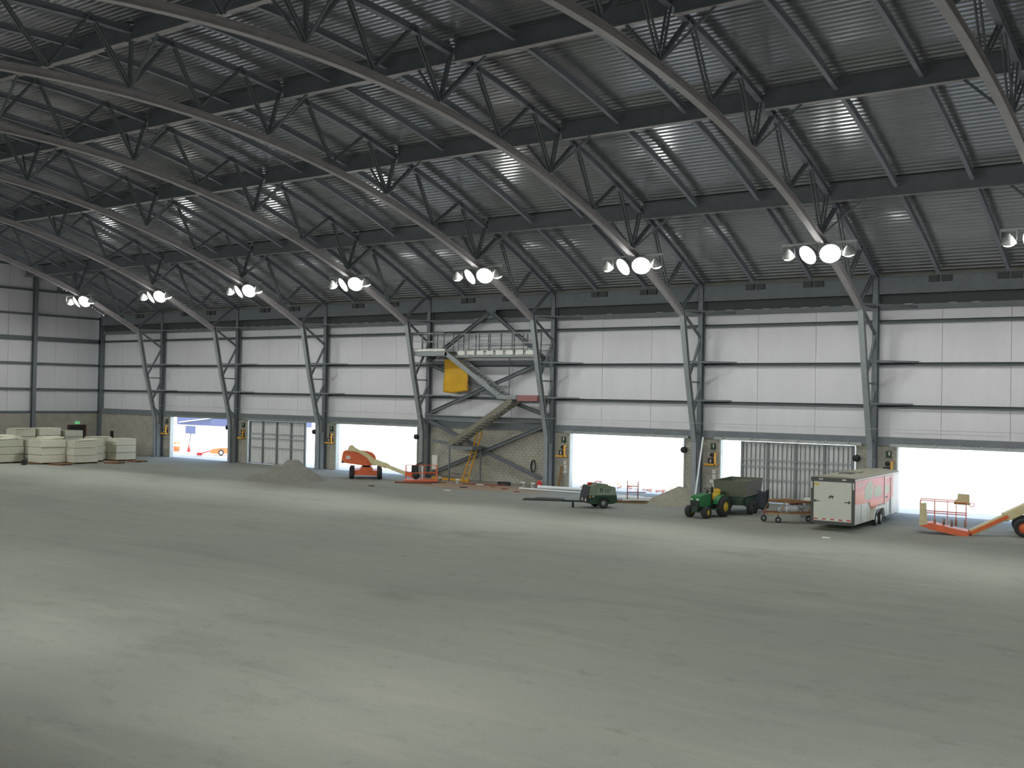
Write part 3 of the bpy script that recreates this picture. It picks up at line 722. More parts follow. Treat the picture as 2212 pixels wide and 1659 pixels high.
MB().bar((-.8, .35, .36), (-1.7, 0, .4), .07, .07).build('tow_bar', M_dark, t); MB().bar((-.8, -.35, .36), (-1.7, 0, .4), .07, .07).build('tow_bar', M_dark, t)
for y in (-.08, .1): MB().bar((-1.5, y, .4), (-1.5, y, .02), .05, .05).build('jockey_stand', M_dark, t)
pl = thing('steel_mat', (-38.0, -8.9, 0), .5, 'flat dark steel mat lying left of the green compressor', 'mat')
MB().box(-1.2, 1.2, -.55, .55, .0, .05).build('mat_plate', M_dark, pl); MB().box(-.5, 1.3, -.3, .5, .05, .12).build('mat_plate', M_trim, pl)

# green tractor
t = thing('tractor', (-26.55, -10.9, 0), math.radians(263.0) , 'small green tractor with yellow wheels and seat, hitched before the hopper', 'tractor')
# local +x is forward, y to its left; the origin lies under the front axle
for y in (-.52, .52):
    wheel('front_wheel', t, (0, y, .32), .32, .32, 'yellow_hub', M_yellow, 'y', hubr=.5)
    wheel('rear_wheel', t, (-1.55, y * 1.12, .55), .55, .38, 'yellow_hub', M_yellow, 'y', 24, hubr=.5)
hd = [(.28, .72), (.34, .98), (.26, 1.12), (.05, 1.2), (-.7, 1.28), (-.78, .8), (-.78, .6), (.25, .6)]
MB().prism(hd, 'y', -.30, .30).build('bonnet', M_green, t, bevel=.06)
MB().box(.22, .37, -.27, .27, .55, .92).build('radiator_grille', M_dark, t, bevel=.03)
for y in (-.19, .19): MB().box(.30, .385, y - .08, y + .08, .95, 1.03).build('headlamp', M_paper, t, bevel=.02)
MB().box(-.62, .05, -.33, -.302, .95, 1.05).build('bonnet_stripe', M_paper, t)
MB().box(-.8, .35, -.18, .18, .38, .62).build('engine_frame', M_dkgreen, t)
MB().box(-.12, .12, -.5, .5, .27, .37).build('front_axle', M_dkgreen, t); MB().box(-1.75, -.75, -.28, .28, .4, .8).build('gearbox', M_dark, t)
for y in (-.46, .46):
    MB().sweep([(-1.55 + .63 * math.cos(a), y, .55 + .60 * math.sin(a)) for a in np.linspace(.25, PI - .5, 9)], [(-.16, -.02), (.16, -.02), (.16, .02), (-.16, .02)], (0, 1, 0)).build('fender', M_green, t)
    MB().box(-1.2, -.62, y - .14, y + .14, .42, .46).build('foot_step', M_green, t)
MB().box(-1.62, -1.12, -.27, .27, .86, .98).build('seat', M_yellow, t, bevel=.05)
MB().prism([(-1.72, .92), (-1.58, .92), (-1.66, 1.46), (-1.74, 1.46)], 'y', -.26, .26).build('seat_back', M_yellow, t, bevel=.04)
MB().bar((-.72, 0, 1.2), (-.95, 0, 1.42), .08, .08).build('steering_column', M_dark, t)
M = Matrix.Translation((-.97, 0, 1.45)) @ Matrix.Rotation(math.radians(-28), 4, 'Y')
MB().tube([M @ Vector((.2 * math.cos(a), .2 * math.sin(a), 0)) for a in np.linspace(0, 2 * PI, 17)], .022, 6).build('steering_wheel', M_dark, t)
for y in (-.4, .4): MB().bar((-1.95, y, .8), (-1.98, y, 1.28), .06, .05).build('roll_bar', M_dark, t)
MB().bar((-.75, .34, .7), (-.78, .34, 1.66), .05, .05).build('exhaust_pipe', M_dark, t); MB().box(-.86, -.7, .28, .4, 1.3, 1.62).build('exhaust_guard', M_dark, t, bevel=.03)
MB().bar((-1.7, 0, .42), (-2.12, 0, .42), .1, .08).build('draw_bar', M_dark, t)

# hopper spreader behind it
t = thing('hopper_spreader', (-25.83, -8.55, 0), math.radians(100) - PI / 2, 'large grimy green open hopper spreader behind the tractor', 'spreader')
# local +y runs away towards the wall, the origin lies under the near edge
w0, w1, l0, l1, zb, zt = .62, .9, 3.4, 3.6, 1.04, 1.86
def plate(a, b, c, d, th, name, m):
    n_ = (Vector(b) - Vector(a)).cross(Vector(d) - Vector(a)).normalized() * th
    r0 = [Vector(p) for p in (a, b, c, d)]
    MB().loft([r0, [p + n_ for p in r0]]).build(name, m, t)
plate((-.82, .10, zb), (.84, .10, zb), (w1, 0, zt), (-w1, 0, zt), .04, 'front_plate', M_hopper)
plate((.84, .10, zb), (.84, l0, zb), (w1, l1, zt), (w1, 0, zt), .04, 'side_plate', M_hopgrey)
plate((-.82, l0, zb), (-.82, .10, zb), (-w1, 0, zt), (-w1, l1, zt), .04, 'side_plate', M_hopper)
plate((.84, l0, zb), (-.82, l0, zb), (-w1, l1, zt), (w1, l1, zt), .04, 'back_plate', M_hopper)
rim = MB(); c_ = [(-w1, 0, zt), (w1, 0, zt), (w1, l1, zt), (-w1, l1, zt)]
for a, b in zip(c_, c_[1:] + c_[:1]): rim.bar(a, b, .07, .07)
rim.build('hopper_rim', M_hopper, t)
MB().prism([(-.82, zb), (.82, zb), (.55, .66), (-.55, .66)], 'y', .14, l0).build('hopper_floor', M_dkgreen, t)
MB().box(.84, .93, 1.2, 2.6, 1.38, 1.46).build('side_rib', M_hopgrey, t)
MB().box(-.7, .7, .2, 3.1, .55, .96).build('under_frame', M_dkgreen, t, bevel=.03)
MB().prism([(.1, .96), (3.2, .96), (3.3, .5), (2.6, .42), (.4, .5)], 'x', -.82, -.72).build('side_skirt', M_dkgreen, t)
MB().prism([(.1, .96), (3.2, .96), (3.3, .5), (2.6, .42), (.4, .5)], 'x', .72, .82).build('side_skirt', M_dkgreen, t)
for x in (-.86, .86):
    for y in (1.15, 2.0): wheel('wheel', t, (x, y, .36), .36, .3, 'wheel_hub', M_dkgreen, 'x')
MB().bar((0, .3, .5), (0, -.28, .42), .12, .1).build('draw_bar', M_dark, t)
MB().bar((-.7, .02, 1.36), (-.7, -.06, 1.40), .12, .12).build('marker_lamp', M_orang2, t)
# dark flap at the discharge end
v, f = [], []
for k in range(7):
    for j in range(9):
        a, c = j / 8, k / 6; v.append((.75 + .75 * a, 2.4 + .5 * math.sin(a * 2.4) + .05 * math.sin(9 * a), 1.28 - .12 * (1 - a) - 1.05 * c + .06 * math.sin(a * 8)))
for k in range(6):
    for j in range(8): f.append((k * 9 + j, k * 9 + j + 1, (k + 1) * 9 + j + 1, (k + 1) * 9 + j))
fo = MB().add(v, f, True).build('discharge_flap', mat('dark rubber flap', (58, 64, 74), 0.7, 0, .15, 4), t); fo.modifiers.new('thickness', 'SOLIDIFY').thickness = .02

# pipe cart left of the trailer
t = thing('pipe_cart', (-22.9, -10.1, 0), face(-22.6, -9.9) + math.radians(14), 'rusty yellow cart with wrapped bundles beside the white trailer', 'cart')
for x, y, r in ((-.15, .45, .16), (.42, -.3, .16)):
    wheel('caster', t, (x, y, r), r, .09, 'caster_hub', M_galv, 'y')
    MB().bar((x, y, r), (x, y, .48), .05, .05).build('caster_fork', M_rust, t)
for x, y in ((2.2, .45), (2.2, -.3)): wheel('caster', t, (x, y, .16), .16, .09, 'caster_hub', M_galv, 'y')
for y in (-.34, .5): MB().bar((-.2, y, .5), (2.3, y, .5), .06, .07).build('cart_beam', M_cart if y < 0 else M_rust, t)
for x in (-.15, .45, 1.3, 2.25): MB().bar((x, -.34, .5), (x, .5, .5), .06, .06).build('cart_cross', M_rust, t)
for x, y in ((-.15, .5), (.5, -.34), (2.2, .5), (2.2, -.34)): MB().bar((x, y, .5), (x + .3, y * .8, 1.16), .045, .045).build('cart_post', M_cart, t)
MB().prism([(.05, 1.16), (.5, 1.20), (1.1, 1.21), (2.4, 1.08), (2.4, 1.02), (1.2, 1.05), (.6, 1.05), (.05, 1.1)], 'y', -.28, .42).build('top_board', M_wood, t)
MB().bar((.9, -.38, 1.02), (2.4, -.38, 1.16), .04, .04).build('long_rod', M_rust, t)
MB().box(1.0, 1.9, -.45, -.35, .52, .60).build('cardboard_strip', M_brown, t)
for k, (x, z, w, r) in enumerate(((1.05, .74, .9, .2), (.75, .68, .6, .16), (1.5, .82, .7, .17))):
    p = thing('wrapped_bundle', (-22.9, -10.1, 0), t.rotation_euler.z, ['silver wrapped roll lying in front on the rusty cart', 'small clear wrapped roll at the left end of the rusty cart', 'hindmost silver wrapped roll on the rusty cart next to the trailer'][k], 'bundle', 'wrapped bundles on the cart')
    y = (-.1, .05, .25)[k]
    MB().lathe([(0, -w / 2), (r * .8, -w / 2), (r, -w * .4), (r * 1.04, 0), (r, w * .4), (r * .8, w / 2), (0, w / 2)], Matrix.Translation((x, y, z)) @ Matrix.Rotation(PI / 2, 4, 'Y') @ Matrix.Rotation(.12, 4, 'X'), 12).build('roll_wrap', M_plastic, p)
    MB().lathe([(r * 1.02, -.03), (r * 1.07, -.03), (r * 1.07, .03), (r * 1.02, .03)], Matrix.Translation((x - w * .2, y, z)) @ Matrix.Rotation(PI / 2, 4, 'Y'), 12).build('roll_tie', M_pipe, p)
bx = thing('plastic_tub', (-21.55, -7.9, 0), .5, 'pale wrapped crate standing behind the cart against the trailer', 'crate')
MB().box(-.5, .5, -.4, .4, 0, .85).build('crate_body', M_plastic, bx, bevel=.03); MB().box(-.28, .3, -.3, .3, .85, 1.2).build('crate_top', M_paper, bx, bevel=.03)

# white cargo trailer
TX, TY = -18.06, -11.1
axd = Vector((-18.6 + 18.06, -2.34 + 11.1, 0)).normalized()            # long axis, away towards the doorway
t = thing('cargo_trailer', (TX, TY, 0), math.atan2(axd.y, axd.x) - PI / 2, 'white enclosed cargo trailer with red and pale green side graphics', 'trailer')
# local: x from -2.16 (left side) to 0 (right side), y 0 rear to 8.7 front
TW, TLn, TZ0, TZ1 = 2.16, 8.6, .30, 2.58
MB().box(-TW + .02, -.02, .02, TLn, TZ0, TZ1 - .03).build('trailer_body', M_twhite, t, bevel=.03)
rf = [(-TW, TZ1 - .06), (0, TZ1 - .06), (0, TZ1), (-.25, TZ1 + .05), (-TW / 2, TZ1 + .09), (-TW + .25, TZ1 + .05), (-TW, TZ1)]
MB().prism(rf, 'y', 0, TLn + .02).build('trailer_roof', M_troof, t)
MB().box(-.015, .015, 0, TLn, TZ1 - .12, TZ1 - .05).build('roof_rail', M_white, t)
for y in (2.2, 2.6): MB().box(-1.45, -.8, y, y + .3, TZ1 + .075, TZ1 + .11).build('roof_patch', M_trim, t)
MB().box(-1.5, -.7, 3.4, 4.2, TZ1 + .06, TZ1 + .16).build('roof_vent', M_troof, t, bevel=.04)
for x in (-TW, -.13): MB().box(x, x + .13, -.03, .04, TZ0, TZ1).build('corner_post', M_trim, t)
MB().box(-TW + .13, -.13, -.03, .04, TZ1 - .2, TZ1).build('rear_header', M_trim, t)
MB().box(-TW + .13, -.13, -.035, .03, TZ0 - .02, TZ0 + .14).build('rear_sill', M_trim, t)
dr = MB().box(-TW + .15, -.15, -.05, .02, TZ0 + .14, TZ1 - .22).build('ramp_door', M_twhite, t, bevel=.015)
for k in range(9):
    x0 = -TW + .17 + k * (TW - .34) / 9
    MB().box(x0 + .01, x0 + (TW - .34) / 9 - .01, -.057, -.051, TZ0 + .2, TZ0 + .255).build('reflector_strip', M_red if k % 2 == 0 else M_white, dr)
em = MB(); em.prism([(-1.27, 1.57), (-1.24, 1.66), (-1.19, 1.70), (-1.10, 1.71), (-1.03, 1.68), (-.99, 1.64), (-1.04, 1.63), (-1.05, 1.55), (-1.10, 1.55), (-1.11, 1.61), (-1.16, 1.61), (-1.19, 1.55)], 'y', -.058, -.051); em.build('door_emblem', M_trim, dr)
MB().box(-TW + .18, -TW + .42, -.057, -.051, TZ1 - .40, TZ1 - .30).build('yellow_label', M_yellow, dr)
for x, s in ((-TW + .17, 1), (-.2, -1)):
    h = MB(); h.bar((x, -.07, 1.42), (x + s * .28, -.075, 1.40), .03, .03); h.box(x + s * .06 - .04, x + s * .06 + .04, -.085, -.05, 1.35, 1.47); h.build('door_latch', M_trim, dr)
for x in (-TW + .4, -.62): MB().box(x, x + .2, -.045, -.031, TZ1 - .12, TZ1 - .06).build('clearance_lamp', M_paper, t)
for x in (-TW + .02, -.09): MB().box(x, x + .06, -.05, -.031, TZ1 - .55, TZ1 - .22).build('tail_lamp', M_paper, t)
# side graphics, flat print on the right side skin
def decal(name, pts, m, k): MB().prism([(y, z) for y, z in pts], 'x', -.018 + .002 * k, -.012 + .002 * k).build(name, m, t)
MS = (0, 0.0)
decal('side_graphic', [(.05, 2.44), (7.4, 2.44), (7.4, 1.25), (5.6, .95), (4.0, 1.22), (2.9, 1.3), (.05, 1.35)], M_pink, 9)
decal('side_graphic', [(.05, 1.95), (1.9, 1.9), (2.3, 1.35), (4.8, 1.32), (6.0, 1.35), (6.2, 1.2), (4.4, 1.02), (3.0, .9), (2.6, 1.28), (.05, 1.3)], M_orang2, 10)
decal('side_graphic', [(1.75, 1.45), (1.65, 1.8), (1.85, 2.12), (2.5, 2.36), (3.1, 2.30), (3.3, 2.0), (3.2, 1.6), (2.8, 1.42)], M_palegreen, 11)
decal('side_graphic', [(3.5, 1.5), (3.4, 1.8), (3.7, 2.0), (4.6, 2.0), (5.0, 1.85), (5.0, 1.5), (4.3, 1.42)], M_palegreen, 12)
decal('side_graphic', [(5.7, 1.5), (5.7, 1.95), (6.6, 1.92), (6.6, 1.5)], M_palegreen, 13)
ws_ = MB()
for k, (y0, y1, z) in enumerate(((.35, 1.3, 2.25), (.5, 1.2, 2.14))):
    y = y0
    while y < y1: ws_.box(.007, .009, y, y + .09, z, z + .08); y += .13
ws_.build('side_lettering', M_white, t)
for y in (1.2, 2.4, 3.6, 4.8, 6.0, 7.2): MB().box(-.008, .006, y, y + .012, TZ0, TZ1 - .12).build('skin_seam', M_rail, t)
sd = MB(); sd.box(-.01, .03, 5.55, 5.68, .34, 2.40); sd.box(-.01, .03, 6.85, 6.92, .34, 2.40); sd.box(-.01, .03, 5.68, 6.85, 2.34, 2.40); sd.build('side_door_frame', M_rail, t)
MB().bar((.05, 5.75, 1.32), (.05, 6.05, 1.32), .04, .04).build('side_door_latch', M_trim, t)
MB().prism([(2.95, .36), (3.25, .92), (3.4, 1.0), (5.0, 1.0), (5.15, .92), (5.45, .36), (5.3, .36), (5.0, .84), (3.4, .84), (3.1, .36)], 'x', -.02, .14).build('wheel_arch', M_white, t)
MB().prism([(3.1, .36), (3.4, .84), (5.0, .84), (5.3, .36)], 'x', -.02, .004).build('wheel_well', M_trim, t)
for y in (3.72, 4.62):
    for x in (.01, -TW - .01): wheel('wheel', t, (x, y, .33), .33, .2, 'wheel_rim', M_white, 'x', hubr=.62)
MB().box(-.02, .16, 5.5, 6.9, .26, .3).build('side_step', M_trim, t)
tg = MB(); tg.bar((-.4, TLn, .42), (-TW / 2, TLn + 1.2, .45), .1, .12); tg.bar((-TW + .4, TLn, .42), (-TW / 2, TLn + 1.2, .45), .1, .12); tg.build('tongue', M_trim, t)

# boom lift cut by the right edge
t = thing('boom_lift', (-14.3, -8.4, 0), face(-14.3, -8.4), 'orange boom lift with raised cream boom cut by the right picture edge', 'lift')
q = 41.0
def ru(u): return (1960 + u / 8.78 - 2052) / q
def rv(v): return (1154 - (1040 + v / 8.78)) / q
MB().prism([(ru(300), rv(860)), (ru(300), rv(820)), (ru(500), rv(810)), (ru(900), rv(890)), (ru(1100), rv(920)), (ru(1110), rv(1020)), (ru(950), rv(1005)), (ru(500), rv(925))], 'y', -.55, .55).build('basket_floor', M_orange, t, bevel=.02)
v = [(ru(300), rv(860)), (ru(318), rv(470)), (ru(415), rv(460)), (ru(440), rv(830))]
MB().prism(v, 'y', -.56, -.50).build('end_screen', M_beige, t)
for u_ in (315, 550, 760, 900, 1060): 
    for y in (-.52, .52): MB().bar((ru(u_), y, rv(830)), (ru(u_), y, rv(430)), .035, .035).build('basket_post', M_orange, t)
for z in (rv(430), rv(640)):
    MB().tube([(ru(1060), -.52, z), (ru(315), -.52, z + .03), (ru(315), .52, z + .03), (ru(1060), .52, z), (ru(1060), -.52, z)], .024, 6).build('basket_rail', M_orange, t)
MB().prism([(ru(860), rv(470)), (ru(870), rv(410)), (ru(915), rv(385)), (ru(925), rv(290)), (ru(1110), rv(298)), (ru(1115), rv(430)), (ru(1110), rv(480))], 'y', -.2, .25).build('control_console', M_beige, t, bevel=.02)
MB().tube([(ru(1150) + .1 * math.cos(a), -.2, rv(465) + .1 * math.sin(a)) for a in np.linspace(0, 2 * PI, 13)], .02, 6).build('hose_coil', M_red, t)
for u_, y in ((555, -.3), (700, .2), (830, -.3), (900, .1), (1050, -.2)):
    MB().lathe([(.0, 0), (.055, 0), (.06, .3), (.03, .36), (0, .36)], Matrix.Translation((ru(u_), y, rv(860))), 10).build('tool_can', M_galv, t)
MB().lathe([(0, -.25), (.13, -.25), (.13, .25), (0, .25)], Matrix.Translation((ru(1060), 0, rv(1010))) @ Matrix.Rotation(PI / 2, 4, 'X'), 14).build('jib_knuckle', M_orange, t)
for u_ in (980, 1110): MB().box(ru(u_) - .09, ru(u_) + .09, -.18, .18, .05, .2).build('jib_foot', M_orange, t, bevel=.02)
B0, B1 = Vector((ru(1130), 0, rv(960))), Vector((ru(2640), 1.1, rv(160)))
MB().bar(B0, B0.lerp(B1, .45), .30, .30).build('boom_section', M_beige, t, bevel=.03)
MB().bar(B0.lerp(B1, .36), B1, .40, .42).build('boom_section', M_beige, t, bevel=.03)
MB().bar(B0 + Vector((0, -.17, -.02)), B0.lerp(B1, .4) + Vector((0, -.22, -.02)), .04, .16).build('boom_stripe', M_orange, t)
MB().prism([(ru(2130), rv(880)), (ru(2130), rv(700)), (ru(2240), rv(560)), (ru(2900), rv(480)), (ru(3000), rv(880))], 'y', .4, 2.6).build('chassis', M_orange, t, bevel=.04)
MB().prism([(ru(2300), rv(480)), (ru(2300), rv(200)), (ru(2500), rv(60)), (ru(3200), rv(120)), (ru(3200), rv(480))], 'y', .6, 2.3).build('turret_hood', M_orange, t, bevel=.06)
for x in (ru(1985), ru(2900)):
    for y in (.5, 2.5): wheel('wheel', t, (x, y, .45), .45, .42, 'wheel_hub', M_orange, 'y')

# gravel heaps
def heap(loc, rz, w, d, bumps, m, label, zcap=10):
    n = 34; v, f = [], []
    rnd = random.Random(int(abs(loc[0]) * 10))
    for k in range(n):
        for j in range(n):
            x = (j / (n - 1) - .5) * w; y = (k / (n - 1) - .5) * d
            z = max(max(0, h * (1 - math.hypot((x - bx) / rx, (y - by) / ry))) if kind else h * math.exp(-((x - bx) / rx) ** 2 - ((y - by) / ry) ** 2) for bx, by, rx, ry, h, kind in bumps)
            e = max(0, 1 - max(abs(x) / (w / 2), abs(y) / (d / 2))) * 5
            z = min(z, zcap) * min(1, e) + (rnd.uniform(-.03, .03) if 0 < k < n - 1 and 0 < j < n - 1 and z > .06 else 0)
            v.append((x, y, max(z, 0) - .012))
    for k in range(n - 1):
        for j in range(n - 1): f.append((k * n + j, k * n + j + 1, (k + 1) * n + j + 1, (k + 1) * n + j))
    o = MB().add(v, f, True).build('gravel_heap', m, None, loc, rot=(0, 0, rz))
    return tag(o, label, 'heap')
heap((-59.4, -9.9, 0), face(-59.4, -9.9), 6.6, 5.0, [(.15, .2, 1.15, 1.1, 1.62, 0), (.1, .0, 2.5, 2.3, 1.5, 1), (-1.05, .1, .8, 1.0, 1.15, 0), (-2.3, .2, .9, .9, .45, 0), (.9, -1.0, 1.6, 1.3, 1.1, 1)], M_gravel, 'grey heap of stone dust before the half closed third doorway', 1.42)
heap((-31.15, -4.6, 0), face(-31, -4.6), 4.6, 4.0, [(.2, .2, 1.0, 1.0, 1.05, 0), (0, 0, 2.1, 1.9, 1.0, 1)], M_gravel2, 'pale heap of crushed stone behind the green tractor')

# foam board stacks on pallets
def pallet(par, x, y):
    p = MB()
    for k in range(3): p.box(-x / 2, x / 2, -y / 2 + k * (y - .1) / 2, -y / 2 + k * (y - .1) / 2 + .1, 0, .09)
    for k in range(7): p.box(-x / 2 + k * (x - .12) / 6, -x / 2 + k * (x - .12) / 6 + .12, -y / 2, y / 2, .09, .12)
    p.build('pallet', M_wood, par)
def stack(X1, Y1, sx_, sy_, tiers, label, m=M_foam, rz=0.0, sheets=(), z0=0, pal=True):
    """X1, Y1: the corner nearest the hall; tiers = tier heights"""
    t = thing('foam_stack', (X1 - sx_ / 2, -(Y1 - sy_ / 2), z0), rz, label, 'stack', 'stacks of foam board')
    if pal: pallet(t, sx_ + .08, sy_ + .08)
    z = .12 if pal else 0
    rnd = random.Random(int(X1 * 7 + Y1 * 3))
    for h in tiers:
        dx, dy = rnd.uniform(-.04, .04), rnd.uniform(-.04, .04)
        nb = max(1, int(round(h / .12)))
        for k in range(nb):
            a = rnd.uniform(-.003, .003)
            MB().box(-sx_ / 2 + dx + a, sx_ / 2 + dx + a, -sy_ / 2 + dy - a, sy_ / 2 + dy - a, z + .004, z + h / nb - .002).build('foam_board', m, t)
            z += h / nb
        z += .03
    for dx, dy, w, d, th, tilt in sheets:
        MB().box(-w / 2, w / 2, -d / 2, d / 2, 0, th).build('loose_board', M_foam, t, (dx, dy, z), rot=(tilt, 0, rnd.uniform(-.3, .3))); z += th
    return t
stack(-84.1, 14.6, 2.0, 2.15, (.62, .6, .6), 'white foam board stack at the front, second from the left edge', sheets=((-.3, .2, 1.5, 1.9, .07, 0), (-.2, .4, 1.4, 1.7, .10, .0)))
stack(-83.0, 12.35, 1.35, 2.15, (.55, .6, .55), 'white foam board stack in the middle of the front row', sheets=((.1, .2, 1.2, 2.0, .05, 0),))
stack(-84.45, 10.6, 1.3, 1.9, (.6, .55, .55), 'recessed foam board stack between the middle one and the rightmost', sheets=((0, .1, 1.2, 1.6, .06, 0),))
stack(-84.3, 7.5, 1.35, 1.95, (.6, .6, .58), 'rightmost white foam board stack beside the first doorway', sheets=())
stack(-85.9, 8.9, 1.25, 2.0, (.6, .6, .62), 'foam board stack tucked behind the rightmost one', sheets=((0, 0, 1.2, 1.9, .05, 0),))
stack(-86.8, 17.0, 2.1, 2.4, (.6, .6, .55), 'stretch wrapped foam board stack at the left picture edge', M_wrap, sheets=((0, 0, 1.9, 2.2, .12, 0), (-.1, .1, 1.8, 2.1, .14, 0), (0, -.2, 1.5, 1.6, .08, 0)))
stack(-87.2, 14.2, 1.5, 1.9, (.55, .6, .55), 'stretch wrapped stack in the gap behind the left edge stack', M_wrap)
stack(-91.0, 10.75, 1.5, 2.0, (.6, .65, .6, .65), 'tallest foam board stack in the back row', sheets=())
stack(-91.2, 12.95, 1.4, 1.9, (.6, .6, .6, .6), 'left foam board stack in the back row', M_foam, sheets=((.1, 0, 1.3, 1.8, .06, 0),))
stack(-90.9, 8.35, 1.5, 1.75, (.6, .55, .55, .55), 'bulging right foam board stack in the back row before the exit door', M_wrap)
sb = thing('black_bucket', (-84.2, -16.0, 0), 0, 'small black block on the floor by the front foam stack', 'block')
MB().box(-.16, .16, -.16, .16, 0, .42).build('block_body', M_dark, sb, bevel=.03)
for k, (x, y, rz) in enumerate(((-84.2, -15.2, .3), (-82.3, -9.2, .4), (-82.9, -6.6, .1))):
    pl = thing('loose_pallet', (x + (1.6 if k == 0 else .3), y + (1.4 if k == 0 else 0), 0), rz, ['flat wooden pallet lying before the front foam stack', 'flat wooden pallet lying between the front stacks', 'flat wooden pallet beside the rightmost foam stack'][k], 'pallet', 'loose pallets')
    pallet(pl, 1.2, 1.3)

# ------------------------------------------------------------------ small things along the wall
def bucket(x, y, label, m=M_white, r=.15, h=.36):
    t = thing('bucket', (x, y, 0), random.uniform(0, 3), label, 'bucket', 'buckets along the wall')
    MB().lathe([(0, 0), (r * .86, 0), (r * .98, h * .8), (r * 1.06, h * .82), (r * 1.06, h), (r * .96, h), (r * .8, .03), (0, .03)], None, 16).build('bucket_body', m, t)
    MB().tube([(r * 1.05 * math.cos(a), .04 * math.sin(a), h * .86 - .16 * math.sin(a)) for a in np.linspace(0, PI, 9)], .008, 6).build('bucket_handle', M_galv, t)
    MB().box(-r * .45, r * .45, -r * 1.03, -r * .9, h * .3, h * .62).build('bucket_label', M_blue if m is M_white else M_paper, t)
    return t
bucket(-51.2, -3.06, 'white bucket just right of the orange lift basket')
bucket(-49.0, -3.67, 'white bucket in front of the yellow ladder')
bucket(-44.5, -2.0, 'white bucket left of a matching one, right part of the stair bay')
bucket(-43.6, -2.1, 'white bucket nearest the right column of the stair bay')
rc = thing('fuel_can', (-43.42, -1.55, 0), .3, 'red fuel can at the foot of the right column of the stair bay', 'can')
MB().box(-.16, .16, -.12, .12, 0, .44).build('can_body', M_red, rc, bevel=.04); MB().tube([(-.1, 0, .44), (-.1, 0, .5), (.08, 0, .5), (.08, 0, .44)], .018, 6).build('can_handle', M_red, rc); MB().bar((.13, 0, .4), (.2, -.0, .56), .04, .04).build('can_spout', M_white, rc)
wb2 = thing('wall_cabinet', (-54.15, -.012, .62), 0, 'white tall cabinet on the block wall beside the left column of the stair bay', 'cabinet')
MB().box(-.28, .28, -.2, -.0, 0, 1.1).build('cabinet_body', M_white, wb2, bevel=.02); MB().box(-.2, .2, -.212, -.201, .12, .98).build('cabinet_door', M_paper, wb2)
sl = thing('black_hose', (-45.0, -.012, 1.0), 0, 'black coiled hose hung on the block wall in the stair bay', 'hose')
MB().tube([((.16 + .01 * k / 10) * math.cos(k * .55), -.05 - .002 * k, .35 + .42 * math.sin(k * .55)) for k in range(46)], .028, 6).build('hose_coil', M_rubber, sl); MB().bar((0, 0, .8), (0, -.14, .8), .05, .05).build('hose_hook', M_galv, sl)
for k, (p, q_, r, m, lab) in enumerate((((-42.9, -2.35), (-37.6, -1.4), .12, M_pipe, 'thick white pipe lying on the floor right of the stair bay'), ((-43.6, -3.6), (-34.3, -3.0), .06, M_pipe, 'long thin white pipe lying in front of the thick one'),
        ((-36.5, -5.4), (-32.6, -3.7), .1, M_pipe, 'white pipe lying behind the rusty rack'), ((-48.8, -3.2), (-45.8, -2.3), .04, M_rust, 'rusty rod lying on the floor of the stair bay'), ((-52.6, -6.2), (-50.3, -5.0), .05, M_rust, 'rusty rod lying in front of the lift basket'))):
    t = thing('floor_pipe', (0, 0, r), 0, lab, 'pipe', 'pipes and rods on the floor')
    MB().tube([(p[0], p[1], 0), ((p[0] + q_[0]) / 2, (p[1] + q_[1]) / 2 + .03, 0), (q_[0], q_[1], 0)], r, 10).build('pipe_tube', m, t)
    MB().lathe([(r * 1.0, -.06), (r * 1.25, -.06), (r * 1.25, .06), (r * 1.0, .06)], Matrix.Translation((p[0], p[1], 0)) @ Vector((q_[0] - p[0], q_[1] - p[1], 0)).to_track_quat('Z', 'Y').to_matrix().to_4x4(), 10).build('pipe_collar', m, t)
rk = thing('pipe_rack', (-33.35, -6.1, 0), face(-33.3, -6), 'rusty two post rack with pipes before the doorway', 'rack')
for x in (-.32, .32): MB().bar((x, 0, 0), (x, 0, 1.3), .06, .06).build('rack_post', M_rust, rk)
for z in (.62, .98): MB().bar((-.34, 0, z), (.34 + (.45 if z < .7 else 0), 0, z), .05, .05).build('rack_bar', M_rust, rk)
MB().box(-1.0, 1.3, -.5, .5, .0, .1).build('rack_skid', M_wood, rk)
for k in range(5): MB().tube([(-.6 + .2 * k, -.35 + .17 * k, .16), (1.05 + .06 * k, -.3 + .17 * k, .2)], .05, 8).build('rack_pipe', M_trim if k % 2 else M_pipe, rk)
MB().lathe([(0, 0), (.18, 0), (.2, .1), (.15, .2), (0, .22)], Matrix.Translation((-.75, -.1, .1)), 12).build('plastic_bag', M_plastic, rk)
for k, (x, y, s, m) in enumerate(((-51.8, -9.5, .25, M_rubber), (-46.9, -5.6, .3, M_rubber), (-45.9, -3.6, .2, M_brown), (-44.3, -4.4, .25, M_rust), (-42.4, -5.6, .2, M_rust), (-46.2, -1.9, .5, M_dark), (-47.6, -2.9, .3, M_paper), (-46.1, -8.3, .25, M_paper), (-18.2, -14.5, .2, M_paper), (-50.6, -3.5, .35, M_brown))):
    t = tag(MB().prism([(-s, -s * .3), (-s * .3, -s * .5), (s * .8, -s * .35), (s, s * .2), (0, s * .5), (-s * .8, s * .3)], 'z', 0, .05 + (.2 if k == 5 else 0)).build('floor_scrap', m, None, (x, y, 0.001), bevel=.01),
        ['small black scrap on the floor before the lift basket', 'black scrap on the reddish dirt', 'brown cardboard scrap near the white pipes', 'rusty scrap before the two white buckets', 'rusty scrap right of the reddish dirt', 'low black crate at the foot of the block wall',
         'white scrap of paper at the foot of the ladder bay', 'white scrap on the grey floor before the stair bay', 'white scrap on the floor below the right boom lift', 'brown scrap beside the second white bucket'][k], 'scrap')
